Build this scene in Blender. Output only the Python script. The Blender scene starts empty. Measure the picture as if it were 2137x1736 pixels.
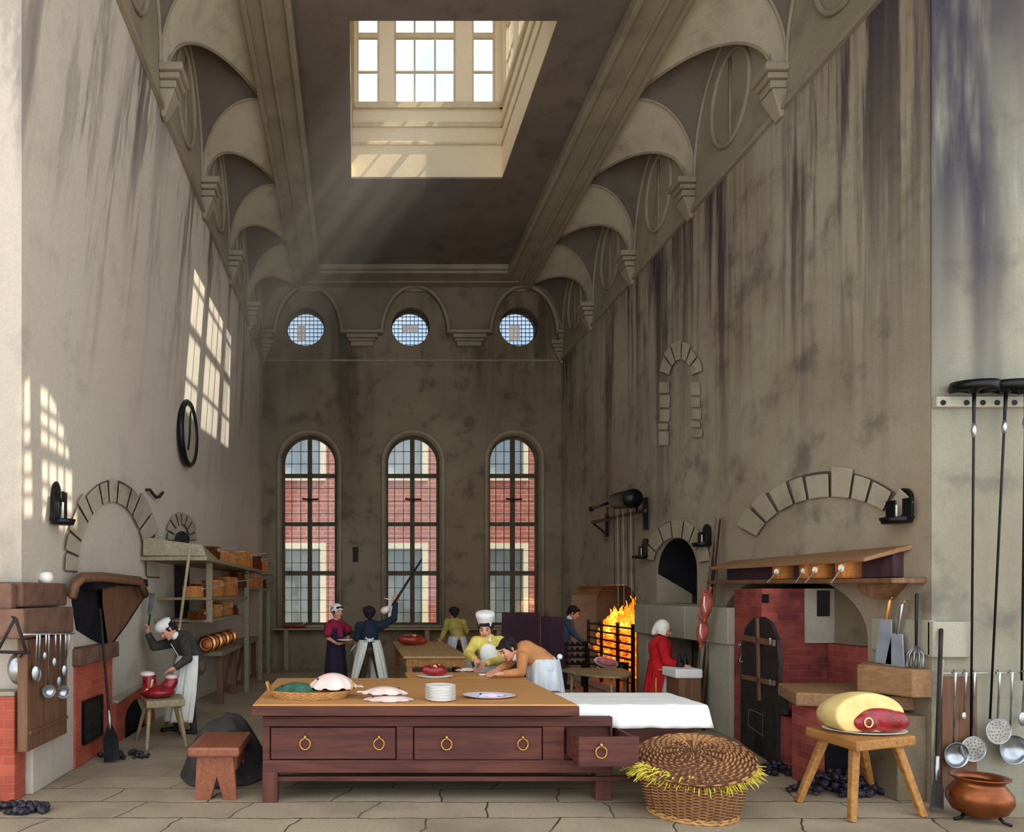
import bpy, bmesh, math, random
from math import sin, cos, pi, sqrt, radians, atan2
from mathutils import Vector, Matrix, noise
from mathutils.geometry import tessellate_polygon
random.seed(7)
F, CX, CY, EYE = 1500.0, 742.0, 1240.0, 1.7
C = bpy.context.scene.collection
V = Vector
def PY(px, py, d): return V(((px-CX)/F*d, d, EYE+(CY-py)/F*d))          # pixel seen at depth d
def PX(px, py, X): return PY(px, py, X*F/(px-CX))                        # pixel on a plane of constant X
def PZ(px, py, z): return PY(px, py, (z-EYE)*F/(CY-py))                  # pixel on a horizontal plane
ORG = {}
# ------------------------------------------------------------------ materials
def lin(c):
    r = []
    for x in c[:3]:
        x = x/255.0
        r.append(x/12.92 if x <= 0.04045 else ((x+0.055)/1.055)**2.4)
    return (r[0], r[1], r[2], 1)
class NT:
    def __init__(s, name):
        s.m = bpy.data.materials.new(name); s.m.use_nodes = True
        s.t = s.m.node_tree; s.t.nodes.clear()
        s.out = s.n('ShaderNodeOutputMaterial'); s.b = s.n('ShaderNodeBsdfPrincipled')
        s.l(s.b.outputs[0], s.out.inputs[0])
    def n(s, k, **kw):
        x = s.t.nodes.new(k)
        for a, b in kw.items(): setattr(x, a, b)
        return x
    def l(s, a, b): s.t.links.new(a, b)
    def pos(s, scale=(1,1,1), rot=(0,0,0), obj=False):
        if obj: src = s.n('ShaderNodeTexCoord').outputs['Object']
        else: src = s.n('ShaderNodeNewGeometry').outputs['Position']
        mp = s.n('ShaderNodeMapping'); s.l(src, mp.inputs[0])
        mp.inputs['Scale'].default_value = scale; mp.inputs['Rotation'].default_value = rot
        return mp.outputs[0]
    def noise(s, vec, scale, detail=4, rough=0.55, dist=0):
        x = s.n('ShaderNodeTexNoise'); s.l(vec, x.inputs['Vector'])
        x.inputs['Scale'].default_value = scale; x.inputs['Detail'].default_value = detail
        x.inputs['Roughness'].default_value = rough; x.inputs['Distortion'].default_value = dist
        return x.outputs['Fac']
    def ramp(s, fac, stops):
        x = s.n('ShaderNodeValToRGB'); s.l(fac, x.inputs[0])
        e = x.color_ramp.elements
        while len(e) < len(stops): e.new(0.5)
        for i, (p, c) in enumerate(stops):
            e[i].position = p; e[i].color = c if len(c) == 4 else lin(c)
        return x.outputs[0]
    def mix(s, fac, a, b, mode='MIX'):
        x = s.n('ShaderNodeMix', data_type='RGBA', blend_type=mode)
        for v, k in ((fac, 0), (a, 6), (b, 7)):
            if hasattr(v, 'links'): s.l(v, x.inputs[k])
            else: x.inputs[k].default_value = v
        return x.outputs[2]
    def math(s, op, a, b=0.0, clamp=False):
        x = s.n('ShaderNodeMath', operation=op, use_clamp=clamp)
        for v, k in ((a, 0), (b, 1)):
            if hasattr(v, 'links'): s.l(v, x.inputs[k])
            else: x.inputs[k].default_value = v
        return x.outputs[0]
    def sep(s, vec):
        x = s.n('ShaderNodeSeparateXYZ'); s.l(vec, x.inputs[0]); return x.outputs
    def smooth(s, v, a, b, lo=0.0, hi=1.0):
        x = s.n('ShaderNodeMapRange', interpolation_type='SMOOTHSTEP'); s.l(v, x.inputs[0])
        for k, q in ((1, a), (2, b), (3, lo), (4, hi)): x.inputs[k].default_value = q
        return x.outputs[0]
    def bump(s, h, strength=0.3, dist=0.02):
        x = s.n('ShaderNodeBump'); s.l(h, x.inputs['Height'])
        x.inputs['Strength'].default_value = strength; x.inputs['Distance'].default_value = dist
        s.l(x.outputs[0], s.b.inputs['Normal'])
    def fin(s, col, rough=0.8, metal=0.0, spec=0.3):
        if hasattr(col, 'links'): s.l(col, s.b.inputs['Base Color'])
        else: s.b.inputs['Base Color'].default_value = col
        s.b.inputs['Roughness'].default_value = rough; s.b.inputs['Metallic'].default_value = metal
        s.b.inputs['Specular IOR Level'].default_value = spec
        return s.m
def simple(name, c1, c2=None, scale=6, rough=0.8, metal=0.0, stretch=(1,1,1), bump=0.15, spec=0.3, obj=True):
    t = NT(name); c2 = c2 or tuple(x*0.72 for x in c1)
    v = t.pos(stretch, obj=obj); n = t.noise(v, scale, 5)
    col = t.ramp(n, [(0.32, c2), (0.66, c1)])
    if bump: t.bump(t.noise(v, scale*5, 3), bump, 0.01)
    return t.fin(col, rough, metal, spec)
def wood(name, c1, c2, scale=2.2, axis=0, rough=0.6, spec=0.3):
    t = NT(name); st = [14, 14, 14]; st[axis] = 1.0
    v = t.pos(tuple(st)); n = t.noise(v, scale, 6, 0.6, 0.4); n2 = t.noise(t.pos((1,1,1)), 1.4, 3)
    col = t.ramp(n, [(0.3, c2), (0.7, c1)])
    col = t.mix(t.smooth(n2, 0.35, 0.75, 0.0, 0.45), col, lin(c2))
    t.bump(n, 0.15, 0.01)
    return t.fin(col, rough, 0, spec)
def plaster(name, base, warm, dark, streak_z=(6.5, 3.0), streak=0.9, blotch=0.5, horiz=1.6, thr=(0.47, 0.6), bumpy=0.25, topdark=0.0):
    """old lime plaster: mottled tone, soot blotches and damp streaks running down from the cornice"""
    t = NT(name); P = t.pos((1,1,1)); x, y, z = t.sep(P)[:3]
    big = t.noise(P, 0.45, 4, 0.6); mid = t.noise(P, 2.2, 5, 0.6); fine = t.noise(P, 40, 3, 0.7)
    col = t.mix(t.smooth(big, 0.35, 0.65), lin(base), lin(warm))
    col = t.mix(t.smooth(mid, 0.5, 0.72, 0, blotch), col, lin(dark))
    sv = t.pos((horiz, horiz, 0.13)); s1 = t.noise(sv, 1.5, 5, 0.62, 0.15)
    s2 = t.noise(t.pos((horiz*2.6, horiz*2.6, 0.22)), 1.5, 4, 0.6)
    edge = t.noise(t.pos((horiz*1.2, horiz*1.2, 0.05)), 1.0, 3, 0.7)
    hz = t.math('ADD', z, t.math('MULTIPLY', t.math('SUBTRACT', edge, 0.5), 7.0))
    mask = t.smooth(hz, streak_z[1], streak_z[0])
    st = t.smooth(t.math('ADD', t.math('MULTIPLY', s1, 0.62), t.math('MULTIPLY', s2, 0.38)), thr[0], thr[1], 0, streak)
    lump = t.smooth(t.noise(t.pos((0.5,0.5,0.18)), 1.0, 2), 0.36, 0.56, 0.25, 1.0)
    col = t.mix(t.math('MULTIPLY', t.math('MULTIPLY', mask, lump), st), col, lin(dark))
    col = t.mix(t.smooth(fine, 0.3, 0.7, 0.0, 0.16), col, lin(tuple(c*0.6 for c in base)))
    t.bump(t.math('ADD', mid, t.math('MULTIPLY', fine, 0.3)), bumpy, 0.03)
    return t.fin(col, 0.9, 0, 0.1)
def brickmat(name, c1, c2, mortar, scale=1.0, swap=None, bw=0.24, rh=0.075, msize=0.008, blot=(90,50,45)):
    t = NT(name); g = t.n('ShaderNodeNewGeometry').outputs['Position']; x, y, z = t.sep(g)[:3]
    cmb = t.n('ShaderNodeCombineXYZ')
    src = t.math('ADD', x, y)
    t.l(src, cmb.inputs[0]); t.l(z, cmb.inputs[1])
    b = t.n('ShaderNodeTexBrick'); t.l(cmb.outputs[0], b.inputs['Vector'])
    b.inputs['Color1'].default_value = lin(c1); b.inputs['Color2'].default_value = lin(c2); b.inputs['Mortar'].default_value = lin(mortar)
    b.inputs['Scale'].default_value = scale; b.inputs['Brick Width'].default_value = bw; b.inputs['Row Height'].default_value = rh
    b.inputs['Mortar Size'].default_value = msize; b.inputs['Mortar Smooth'].default_value = 0.4
    n = t.noise(g, 3.0, 5); col = t.mix(t.smooth(n, 0.42, 0.7, 0, 0.6), b.outputs['Color'], lin(blot))
    inv = t.math('SUBTRACT', 1.0, b.outputs['Fac']); t.bump(inv, 0.5, 0.01)
    return t.fin(col, 0.85, 0, 0.15)
M = {}
M['plaster_left'] = plaster('old limewash left', (198,190,176), (198,187,173), (92,86,86), (7.6, 3.4), 0.95, 0.2, 1.5, (0.48, 0.57))
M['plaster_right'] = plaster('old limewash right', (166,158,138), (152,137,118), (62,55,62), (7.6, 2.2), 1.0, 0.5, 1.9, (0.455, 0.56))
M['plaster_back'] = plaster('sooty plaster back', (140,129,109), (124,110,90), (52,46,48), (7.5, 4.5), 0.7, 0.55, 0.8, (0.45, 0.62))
M['plaster_pier'] = plaster('pier plaster', (148,146,130), (138,132,116), (58,54,66), (5.6, 2.6), 1.0, 0.45, 0.9, (0.38, 0.54))
M['frieze'] = plaster('frieze plaster', (156,148,128), (142,132,112), (84,78,74), (30, 20), 0.5, 0.35)
M['vault'] = plaster('shaded vault plaster', (116,108,98), (98,90,82), (70,64,66), (30, 20), 0.5, 0.4)  # cove plaster darkened, putting the shade of the lunettes into the colour
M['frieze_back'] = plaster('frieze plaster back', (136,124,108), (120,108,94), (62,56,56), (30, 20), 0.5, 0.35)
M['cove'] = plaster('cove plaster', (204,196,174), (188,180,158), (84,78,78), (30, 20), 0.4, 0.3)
M['ceiling'] = plaster('sooted ceiling', (122,110,102), (108,98,92), (74,66,70), (30, 20), 0.4, 0.5)
M['cornice'] = plaster('cornice plaster', (158,148,128), (140,130,112), (80,74,72), (30, 20), 0.4, 0.3)
M['lantern'] = plaster('lantern plaster', (240,222,190), (234,214,180), (206,188,158), (60, 50), 0.2, 0.15)
M['stone'] = plaster('grey stone', (170,167,152), (158,153,138), (130,124,112), (30, 20), 0.3, 0.3)
M['voussoir'] = plaster('worn arch stone', (178,170,150), (160,150,130), (108,100,92), (30, 20), 0.3, 0.5)
M['joint'] = simple('raked joint', (112,102,90), (64,58,54), 1.2, 0.95, obj=False)
M['soot'] = simple('soot and shade black', (26,24,30), (14,13,18), 4, 0.95)
M['dark_void'] = simple('soot and hollow shade', (60,56,56), (36,34,38), 3, 0.95)
M['brown_stone'] = simple('brown stone', (122,92,76), (92,66,54), 5, 0.85)
M['brick'] = brickmat('red brick', (186,96,74), (168,80,64), (176,112,90), blot=(150,76,62), msize=0.005)
M['brick_dark'] = brickmat('sooted red brick', (168,84,74), (140,64,60), (160,96,86), blot=(70,42,46), msize=0.005)
M['brick_far'] = brickmat('far pink brick', (160,102,94), (148,90,84), (172,130,120), bw=0.5, rh=0.14, msize=0.02, blot=(142,84,80))
M['wood_table'] = wood('table oak dark', (108,62,50), (66,36,34), 1.6, 0)
M['wood_table_y'] = wood('table oak end grain', (112,66,52), (74,42,38), 1.6, 2)
M['wood_top'] = wood('scrubbed top', (206,156,98), (186,132,78), 1.2, 0, 0.55)
M['wood_top2'] = wood('scrubbed top pale', (200,166,116), (180,142,96), 1.2, 1, 0.6)
M['wood_brown'] = wood('brown wood', (132,96,70), (96,66,50), 2, 2)
M['wood_stool'] = wood('polished stool wood', (158,96,66), (118,66,48), 2, 1, 0.35, 0.5)
M['wood_yellow'] = wood('yellow oak', (196,146,84), (140,92,44), 2.2, 1)
M['wood_pale'] = wood('pale deal', (176,160,128), (140,120,90), 2, 1)
M['wood_grey'] = wood('grey painted wood', (158,148,120), (122,112,88), 2, 1)
M['wood_screen'] = wood('dark screen wood', (80,56,64), (60,40,52), 1.4, 2)
M['wood_slab'] = wood('brown slab', (158,122,86), (124,92,64), 2.2, 1)
M['iron'] = simple('black iron', (38,40,44), (22,24,28), 8, 0.38, 0.7, spec=0.5)
M['iron_dull'] = simple('dull iron', (54,50,50), (34,32,34), 8, 0.7, 0.3)
M['steel'] = simple('polished steel', (188,194,198), (128,134,142), 6, 0.28, 0.9, bump=0.05)
M['blade'] = simple('blade steel', (178,190,202), (150,162,176), 6, 0.35, 0.25, bump=0.05)
M['copper'] = simple('copper', (244,176,106), (222,138,72), 5, 0.26, 0.6, bump=0.05)
M['copper_dark'] = simple('tarnished copper', (164,98,58), (112,62,40), 5, 0.35, 0.8, bump=0.05)
M['brass'] = simple('brass', (216,168,96), (180,132,70), 8, 0.35, 0.8, bump=0.05)
M['tin'] = simple('tinned lining', (206,206,200), (170,170,164), 6, 0.4, 0.6, bump=0.05)
M['white_cloth'] = simple('white linen', (240,240,236), (228,230,228), 3, 0.9, bump=0.1)
M['apron'] = simple('white apron', (238,236,226), (216,218,214), 6, 0.9, stretch=(3,3,0.6))
M['apron_blue'] = simple('bluish white apron', (226,230,234), (196,204,214), 6, 0.9, stretch=(3,3,0.6))
M['china'] = simple('white china', (242,240,234), (232,230,226), 4, 0.2, bump=0.0, spec=0.5)
M['china_pink'] = simple('pink and blue china', (238,214,228), (206,210,234), 9, 0.25, bump=0.0, spec=0.5)
M['skin'] = simple('skin', (226,166,138), (210,146,120), 6, 0.6)
M['hair'] = simple('dark hair', (44,32,36), (24,18,24), 20, 0.7)
M['wig'] = simple('powdered hair', (240,236,228), (214,208,198), 14, 0.85)
M['eye'] = simple('eye', (40,30,30), (30,24,24), 4, 0.3)
M['lip'] = simple('lip', (178,84,76), (168,76,70), 4, 0.5)
M['navy'] = simple('navy cloth', (36,50,66), (26,36,50), 9, 0.9)
M['blue_coat'] = simple('blue grey cloth', (64,88,106), (46,66,84), 9, 0.9)
M['plum'] = simple('dark plum gown', (50,38,62), (34,26,46), 9, 0.9)
M['shawl'] = simple('crimson shawl', (164,44,72), (118,28,52), 7, 0.85)
M['yellow'] = simple('yellow jacket', (232,214,116), (204,180,84), 7, 0.9)
M['olive'] = simple('dull yellow jacket', (192,180,96), (160,148,76), 7, 0.9)
M['orange_coat'] = simple('tan orange coat', (206,146,96), (180,120,76), 7, 0.9)
M['red_coat'] = simple('scarlet coat', (196,26,34), (158,16,28), 7, 0.85)
M['char_coat'] = simple('charcoal green coat', (70,70,62), (46,46,44), 7, 0.9)
M['breeches'] = simple('brown breeches', (92,76,58), (66,54,44), 7, 0.9)
M['stocking'] = simple('dark stocking', (70,62,60), (50,44,44), 7, 0.9)
M['shoe'] = simple('black shoe', (30,26,30), (18,16,20), 7, 0.5)
M['gold'] = simple('gold braid', (222,182,96), (190,146,66), 12, 0.4, 0.5)
M['meat'] = simple('raw meat', (166,30,36), (96,14,24), 14, 0.25, bump=0.4, spec=0.6)
M['meat_orange'] = simple('red brown joint', (176,62,34), (120,24,24), 9, 0.3, bump=0.3, spec=0.6)
M['fat'] = simple('pale fat', (238,216,150), (224,192,120), 6, 0.55, bump=0.2)
M['pink'] = simple('pink meat', (232,140,148), (206,100,110), 9, 0.4, bump=0.1)
M['fish'] = simple('pale fish', (242,226,218), (234,194,188), 7, 0.3, bump=0.15, spec=0.6)
M['fish_green'] = simple('green backed fish', (72,116,96), (44,80,70), 9, 0.3, bump=0.15, spec=0.6)
M['fowl'] = simple('roast fowl', (180,92,76), (132,54,46), 9, 0.5, bump=0.3)
M['coal'] = simple('coal', (44,40,56), (22,20,30), 12, 0.45, bump=0.6, spec=0.5)
M['straw'] = simple('yellow straw', (240,226,92), (196,174,60), 20, 0.8)
M['sack'] = simple('dark sacking', (70,64,62), (44,40,42), 8, 0.95, bump=0.5)
M['clock_face'] = simple('clock face', (176,170,154), (164,156,140), 5, 0.6)
M['lead'] = simple('lead came', (58,58,56), (44,44,44), 8, 0.6, 0.2)
M['frame_green'] = simple('dark olive window frame', (88,84,66), (68,64,50), 5, 0.8)
M['frame_lantern'] = simple('lantern frame paint', (214,196,160), (196,178,146), 5, 0.8)
M['ext_white'] = simple('white window surround', (206,200,182), (194,188,170), 3, 0.8)
M['ext_pane'] = simple('grey far pane', (126,134,136), (104,114,116), 2.5, 0.35, obj=False)
M['ext_pane_up'] = simple('blue far pane', (158,170,182), (134,150,164), 1.5, 0.35, obj=False)
def wicker(name, c1, c2, kind='side', n=22, rows=26, H=0.30):
    """woven rods: light rod crossings over dark gaps, following the weave of the mesh"""
    t = NT(name); v = t.pos((1,1,1), obj=True); nn_ = t.noise(v, 26, 3)
    col = t.ramp(nn_, [(0.35, tuple(x*0.82 for x in c1)), (0.65, c1)])
    x, y, z = t.sep(v)[:3]
    if kind != 'plain':
        an = t.math('ARCTAN2', y, x); r = t.math('SQRT', t.math('ADD', t.math('MULTIPLY', x, x), t.math('MULTIPLY', y, y)))
        q = t.math('MULTIPLY', r if kind == 'lid' else z, rows/H)
        fl = t.math('MODULO', t.math('FLOOR', q), 2.0); ph = t.math('MULTIPLY', fl, pi)
        s1 = t.math('SINE', t.math('ADD', t.math('MULTIPLY', an, float(n)), ph))
        s2 = t.math('ABSOLUTE', t.math('SINE', t.math('MULTIPLY', q, pi)))
        h = t.math('MULTIPLY', t.smooth(s1, -0.9, 0.3), t.smooth(s2, 0.1, 0.7))
        col = t.mix(t.math('SUBTRACT', 1.0, h), col, lin(c2)); t.bump(h, 0.8, 0.02)
    return t.fin(col, 0.6, 0, 0.35)
M['wicker'] = wicker('wicker', (196,146,88), (118,76,46), 'plain')
M['wicker_side'] = wicker('woven hamper side', (206,152,92), (84,48,32), 'side', 22, 26, 0.30)
M['wicker_lid'] = wicker('woven hamper lid', (186,132,80), (84,48,32), 'lid', 24, 17, 0.42)
def glass(name, tint=(240,246,250)):
    t = NT(name); t.t.nodes.remove(t.b)
    tr = t.n('ShaderNodeBsdfTransparent'); tr.inputs[0].default_value = lin(tint)
    gl = t.n('ShaderNodeBsdfGlossy'); gl.inputs['Roughness'].default_value = 0.05
    mx = t.n('ShaderNodeMixShader'); mx.inputs[0].default_value = 0.03
    t.l(tr.outputs[0], mx.inputs[1]); t.l(gl.outputs[0], mx.inputs[2]); t.l(mx.outputs[0], t.out.inputs[0]); return t.m
M['glass'] = glass('bluish old pane', (188,199,210)); M['glass_roof'] = glass('clear roof pane', (226,231,238)); M['glass_old'] = glass('old greenish pane', (236,238,238))
def translucent(name, c):
    t = NT(name); t.t.nodes.remove(t.b); a = t.n('ShaderNodeBsdfTranslucent'); b = t.n('ShaderNodeBsdfDiffuse'); a.inputs[0].default_value = lin(c); b.inputs[0].default_value = lin(c)
    mx = t.n('ShaderNodeMixShader'); mx.inputs[0].default_value = 0.4; t.l(a.outputs[0], mx.inputs[1]); t.l(b.outputs[0], mx.inputs[2]); t.l(mx.outputs[0], t.out.inputs[0]); return t.m
M['paper'] = translucent('white window paper', (250,250,246))
def emis(name, stops, strength, scale=5, stretch=(1,1,1)):
    t = NT(name); t.t.nodes.remove(t.b)
    v = t.pos(stretch); n = t.noise(v, scale, 4, 0.7)
    e = t.n('ShaderNodeEmission'); t.l(t.ramp(n, stops), e.inputs[0]); e.inputs[1].default_value = strength
    t.l(e.outputs[0], t.out.inputs[0]); return t.m
M['flame'] = emis('flame', [(0.3, (200,60,10)), (0.48, (236,110,20)), (0.62, (250,190,60)), (0.75, (255,240,150))], 1.1, 5, (1,1,0.5))
M['ember'] = emis('glowing coals', [(0.34, (60,16,8)), (0.45, (170,60,14)), (0.58, (226,120,30)), (0.7, (250,190,70))], 0.9, 11)
def floormat():
    t = NT('flagstones'); g = t.n('ShaderNodeNewGeometry').outputs['Position']
    w = t.noise(g, 0.9, 3); w2 = t.noise(t.pos((1,1,1)), 6, 3)
    x, y, z = t.sep(g)[:3]; cb = t.n('ShaderNodeCombineXYZ')
    wx = t.math('MULTIPLY', t.math('SUBTRACT', w, 0.5), 0.55); wy = t.math('MULTIPLY', t.math('SUBTRACT', w2, 0.5), 0.06)
    sk = t.math('MULTIPLY', y, -0.35)
    t.l(t.math('ADD', t.math('ADD', x, sk), wx), cb.inputs[0]); t.l(t.math('ADD', t.math('ADD', y, wy), t.math('MULTIPLY', wx, 0.25)), cb.inputs[1])
    b = t.n('ShaderNodeTexBrick'); t.l(cb.outputs[0], b.inputs['Vector'])
    b.inputs['Color1'].default_value = lin((178,164,140)); b.inputs['Color2'].default_value = lin((160,146,124)); b.inputs['Mortar'].default_value = lin((70,58,50))
    b.inputs['Scale'].default_value = 1; b.inputs['Brick Width'].default_value = 0.95; b.inputs['Row Height'].default_value = 0.42
    b.inputs['Mortar Size'].default_value = 0.009; b.inputs['Mortar Smooth'].default_value = 0.3; b.offset = 0.43
    far = t.smooth(y, 6.0, 7.0)
    col = t.mix(t.math('MULTIPLY', far, 0.75), b.outputs['Color'], lin((164,150,128)))
    col = t.mix(t.smooth(t.noise(g, 1.1, 5), 0.4, 0.7, 0, 0.55), col, lin((120,104,88)))
    col = t.mix(t.smooth(t.noise(g, 45, 3), 0.3, 0.7, 0, 0.2), col, lin((96,84,70)))
    t.bump(t.math('SUBTRACT', 1.0, b.outputs['Fac']), 0.4, 0.01)
    return t.fin(col, 0.85, 0, 0.2)
M['floor'] = floormat()
# ------------------------------------------------------------------ mesh builder
class MB:
    def __init__(s): s.v = []; s.f = []
    def add(s, vs, fs):
        o = len(s.v); s.v += [V(p) for p in vs]; s.f += [tuple(i+o for i in f) for f in fs]; return s
    def box(s, x0, x1, y0, y1, z0, z1):
        return s.hexa([(x0,y0,z0),(x1,y0,z0),(x1,y1,z0),(x0,y1,z0)], [(x0,y0,z1),(x1,y0,z1),(x1,y1,z1),(x0,y1,z1)])
    def hexa(s, lo, hi):
        n = len(lo); vs = list(lo)+list(hi)
        fs = [tuple(range(n-1,-1,-1)), tuple(range(n, 2*n))]
        fs += [(i, (i+1) % n, (i+1) % n+n, i+n) for i in range(n)]
        return s.add(vs, fs)
    def bar(s, a, b, w, h, up=(0,0,1), w2=None, h2=None):
        a, b = V(a), V(b); t = (b-a).normalized(); u = V(up)
        if abs(t.dot(u)) > 0.97: u = V((0,1,0))
        sd = t.cross(u).normalized(); u = sd.cross(t).normalized(); w2 = w2 or w; h2 = h2 or h
        lo = [a+sd*x*w/2+u*y*h/2 for x, y in ((-1,-1),(1,-1),(1,1),(-1,1))]
        hi = [b+sd*x*w2/2+u*y*h2/2 for x, y in ((-1,-1),(1,-1),(1,1),(-1,1))]
        return s.hexa(lo, hi)
    def rings(s, rings, cap=True, closed=False):
        n = len(rings[0]); vs = [p for r in rings for p in r]; fs = []
        m = len(rings)
        for i in range(m-1+(1 if closed else 0)):
            for j in range(n):
                k = (i+1) % m
                fs.append((i*n+j, i*n+(j+1) % n, k*n+(j+1) % n, k*n+j))
        if cap and not closed:
            fs.append(tuple(range(n-1,-1,-1))); fs.append(tuple((m-1)*n+j for j in range(n)))
        return s.add(vs, fs)
    def tube(s, pts, r, n=10, closed=False):
        pts = [V(p) for p in pts]; m = len(pts)
        rs = r if isinstance(r, (list, tuple)) else [r]*m
        rg = []; prev = None
        for i, p in enumerate(pts):
            if closed: t = (pts[(i+1) % m]-pts[i-1]).normalized()
            else: t = (pts[min(i+1, m-1)]-pts[max(i-1, 0)]).normalized()
            if prev is None:
                u = V((0,0,1)) if abs(t.z) < 0.9 else V((1,0,0))
                prev = (u-t*u.dot(t)).normalized()
            else:
                q = prev-t*prev.dot(t); prev = q.normalized() if q.length > 1e-6 else prev
            w = t.cross(prev)
            rg.append([p+(prev*cos(2*pi*k/n)+w*sin(2*pi*k/n))*rs[i] for k in range(n)])
        return s.rings(rg, True, closed)
    def lathe(s, prof, c=(0,0,0), mat=None, n=32):
        c = V(c); rg = []
        for r, z in prof:
            ring = []
            for k in range(n):
                p = V((max(r, 1e-4)*cos(2*pi*k/n), max(r, 1e-4)*sin(2*pi*k/n), z))
                if mat: p = mat @ p
                ring.append(c+p)
            rg.append(ring)
        if prof[0][0] > 0.01 and prof[-1][0] > 0.01 and len(prof) > 2: return s.rings(rg, False, True)
        return s.rings(rg)
    def ball(s, c, r, mat=None, n=14, m=10):
        c = V(c); r = r if isinstance(r, (tuple, list)) else (r, r, r); rg = []
        for i in range(m+1):
            a = pi*(i+0.02)/(m+0.04); ring = []
            for k in range(n):
                p = V((sin(a)*cos(2*pi*k/n)*r[0], sin(a)*sin(2*pi*k/n)*r[1], -cos(a)*r[2]))
                if mat: p = mat @ p
                ring.append(c+p)
            rg.append(ring)
        return s.rings(rg)
    def cap(s, a, ra, b, rb, n=12):
        a, b = V(a), V(b); t = (b-a); L = t.length; t = t/L if L > 1e-6 else V((0,0,1))
        pts = []; rs = []
        for k in (-80, -50, -20): pts.append(a+t*ra*sin(radians(k))); rs.append(ra*cos(radians(k)))
        for k in (20, 50, 80): pts.append(b+t*rb*sin(radians(k))); rs.append(rb*cos(radians(k)))
        return s.tube(pts, rs, n)
    def prism(s, poly, f0, f1, holes=()):
        """poly and holes: 2D points; f0 / f1 map a 2D point to the front and the back surface"""
        loops = [list(poly)]+[list(h) for h in holes]
        flat = [p for l in loops for p in l]; n = len(flat)
        tris = tessellate_polygon([[V((p[0], p[1], 0)) for p in l] for l in loops])
        fs = [tuple(t) for t in tris]+[tuple(i+n for i in reversed(t)) for t in tris]
        o = 0
        for l in loops:
            k = len(l)
            for i in range(k): fs.append((o+i, o+(i+1) % k, o+(i+1) % k+n, o+i+n))
            o += k
        return s.add([f0(p) for p in flat]+[f1(p) for p in flat], fs)
    def grid(s, fn, nu, nv, thick=None, closeu=False):
        P = [[V(fn(i/nu, j/nv)) for i in range(nu+1)] for j in range(nv+1)]
        vs = [p for r in P for p in r]; w = nu+1
        fs = [(j*w+i, j*w+i+1, (j+1)*w+i+1, (j+1)*w+i) for j in range(nv) for i in range(nu)]
        if thick:
            t = V(thick) ; N = len(vs); vs2 = [p+t for p in vs]
            fs2 = [tuple(q+N for q in reversed(f)) for f in fs]
            bd = [(j*w, (j+1)*w) for j in range(nv)]+[(j*w+nu, (j+1)*w+nu) for j in range(nv)]+[(i, i+1) for i in range(nu)]+[(nv*w+i, nv*w+i+1) for i in range(nu)]
            fs2 += [(a, b, b+N, a+N) for a, b in bd]
            return s.add(vs+vs2, fs+fs2)
        return s.add(vs, fs)
    def build(s, name, mat, parent=None, smooth=False, bevel=0, loc=None, remesh=0, smit=3, sub=0, merge=False):
        if parent is not None: org = ORG.get(parent.name, V((0,0,0)))
        elif loc is not None: org = V(loc)
        elif s.v:
            xs = [p.x for p in s.v]; ys = [p.y for p in s.v]; zs = [p.z for p in s.v]
            org = V(((min(xs)+max(xs))/2, (min(ys)+max(ys))/2, min(zs)))
        me = bpy.data.meshes.new(name); me.from_pydata([tuple(p-org) for p in s.v], [], s.f)
        bm = bmesh.new(); bm.from_mesh(me)
        if merge: bmesh.ops.remove_doubles(bm, verts=bm.verts, dist=1e-4)
        bmesh.ops.recalc_face_normals(bm, faces=bm.faces); bm.to_mesh(me); bm.free()
        o = bpy.data.objects.new(name, me); C.objects.link(o)
        if remesh:
            r = o.modifiers.new('r', 'REMESH'); r.mode = 'VOXEL'; r.voxel_size = remesh; r.use_smooth_shade = True
            if smit:
                q = o.modifiers.new('s', 'SMOOTH'); q.factor = 0.5; q.iterations = smit
            dg = bpy.context.evaluated_depsgraph_get(); dg.update()
            me2 = bpy.data.meshes.new_from_object(o.evaluated_get(dg)); o.modifiers.clear(); o.data = me2; me = me2
            smooth = True
        me.name = name
        me.materials.clear(); me.materials.append(M[mat] if isinstance(mat, str) else mat)
        if smooth:
            for p in me.polygons: p.use_smooth = True
        if bevel:
            b = o.modifiers.new('bevel', 'BEVEL'); b.width = bevel; b.segments = 2; b.limit_method = 'ANGLE'; b.angle_limit = radians(40)
        if sub:
            b = o.modifiers.new('sub', 'SUBSURF'); b.levels = sub; b.render_levels = sub
        if parent is not None: o.parent = parent; ORG[o.name] = org
        else: o.location = org; ORG[o.name] = org
        return o
def thing(name, label, cat, loc=(0,0,0), group=None):
    o = bpy.data.objects.new(name, None); C.objects.link(o); o.location = loc; o.empty_display_size = 0.1
    ORG[o.name] = V(loc); return tag(o, label, cat, group)
def tag(o, label, cat, group=None, kind=None):
    o['label'] = label; o['category'] = cat
    if group: o['group'] = group
    if kind: o['kind'] = kind
    return o
def struct(o): o['kind'] = 'structure'; return o
def copy_tree(o, parent=None):
    c = o.copy(); C.objects.link(c)
    if parent is not None: c.parent = parent
    for ch in list(o.children): copy_tree(ch, c)
    return c
def arch_pts(xc, z0, zs, hw, rise=None, n=20):
    """closed 2D outline: flat foot at z0, straight jambs to zs, elliptical head"""
    rise = rise or hw; p = [(xc-hw, z0), (xc+hw, z0)]
    for k in range(n+1):
        a = pi*k/n; p.append((xc+hw*cos(a), zs+rise*sin(a)))
    return p
def circ(xc, zc, r, n=32): return [(xc+r*cos(2*pi*k/n), zc+r*sin(2*pi*k/n)) for k in range(n)]
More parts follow.
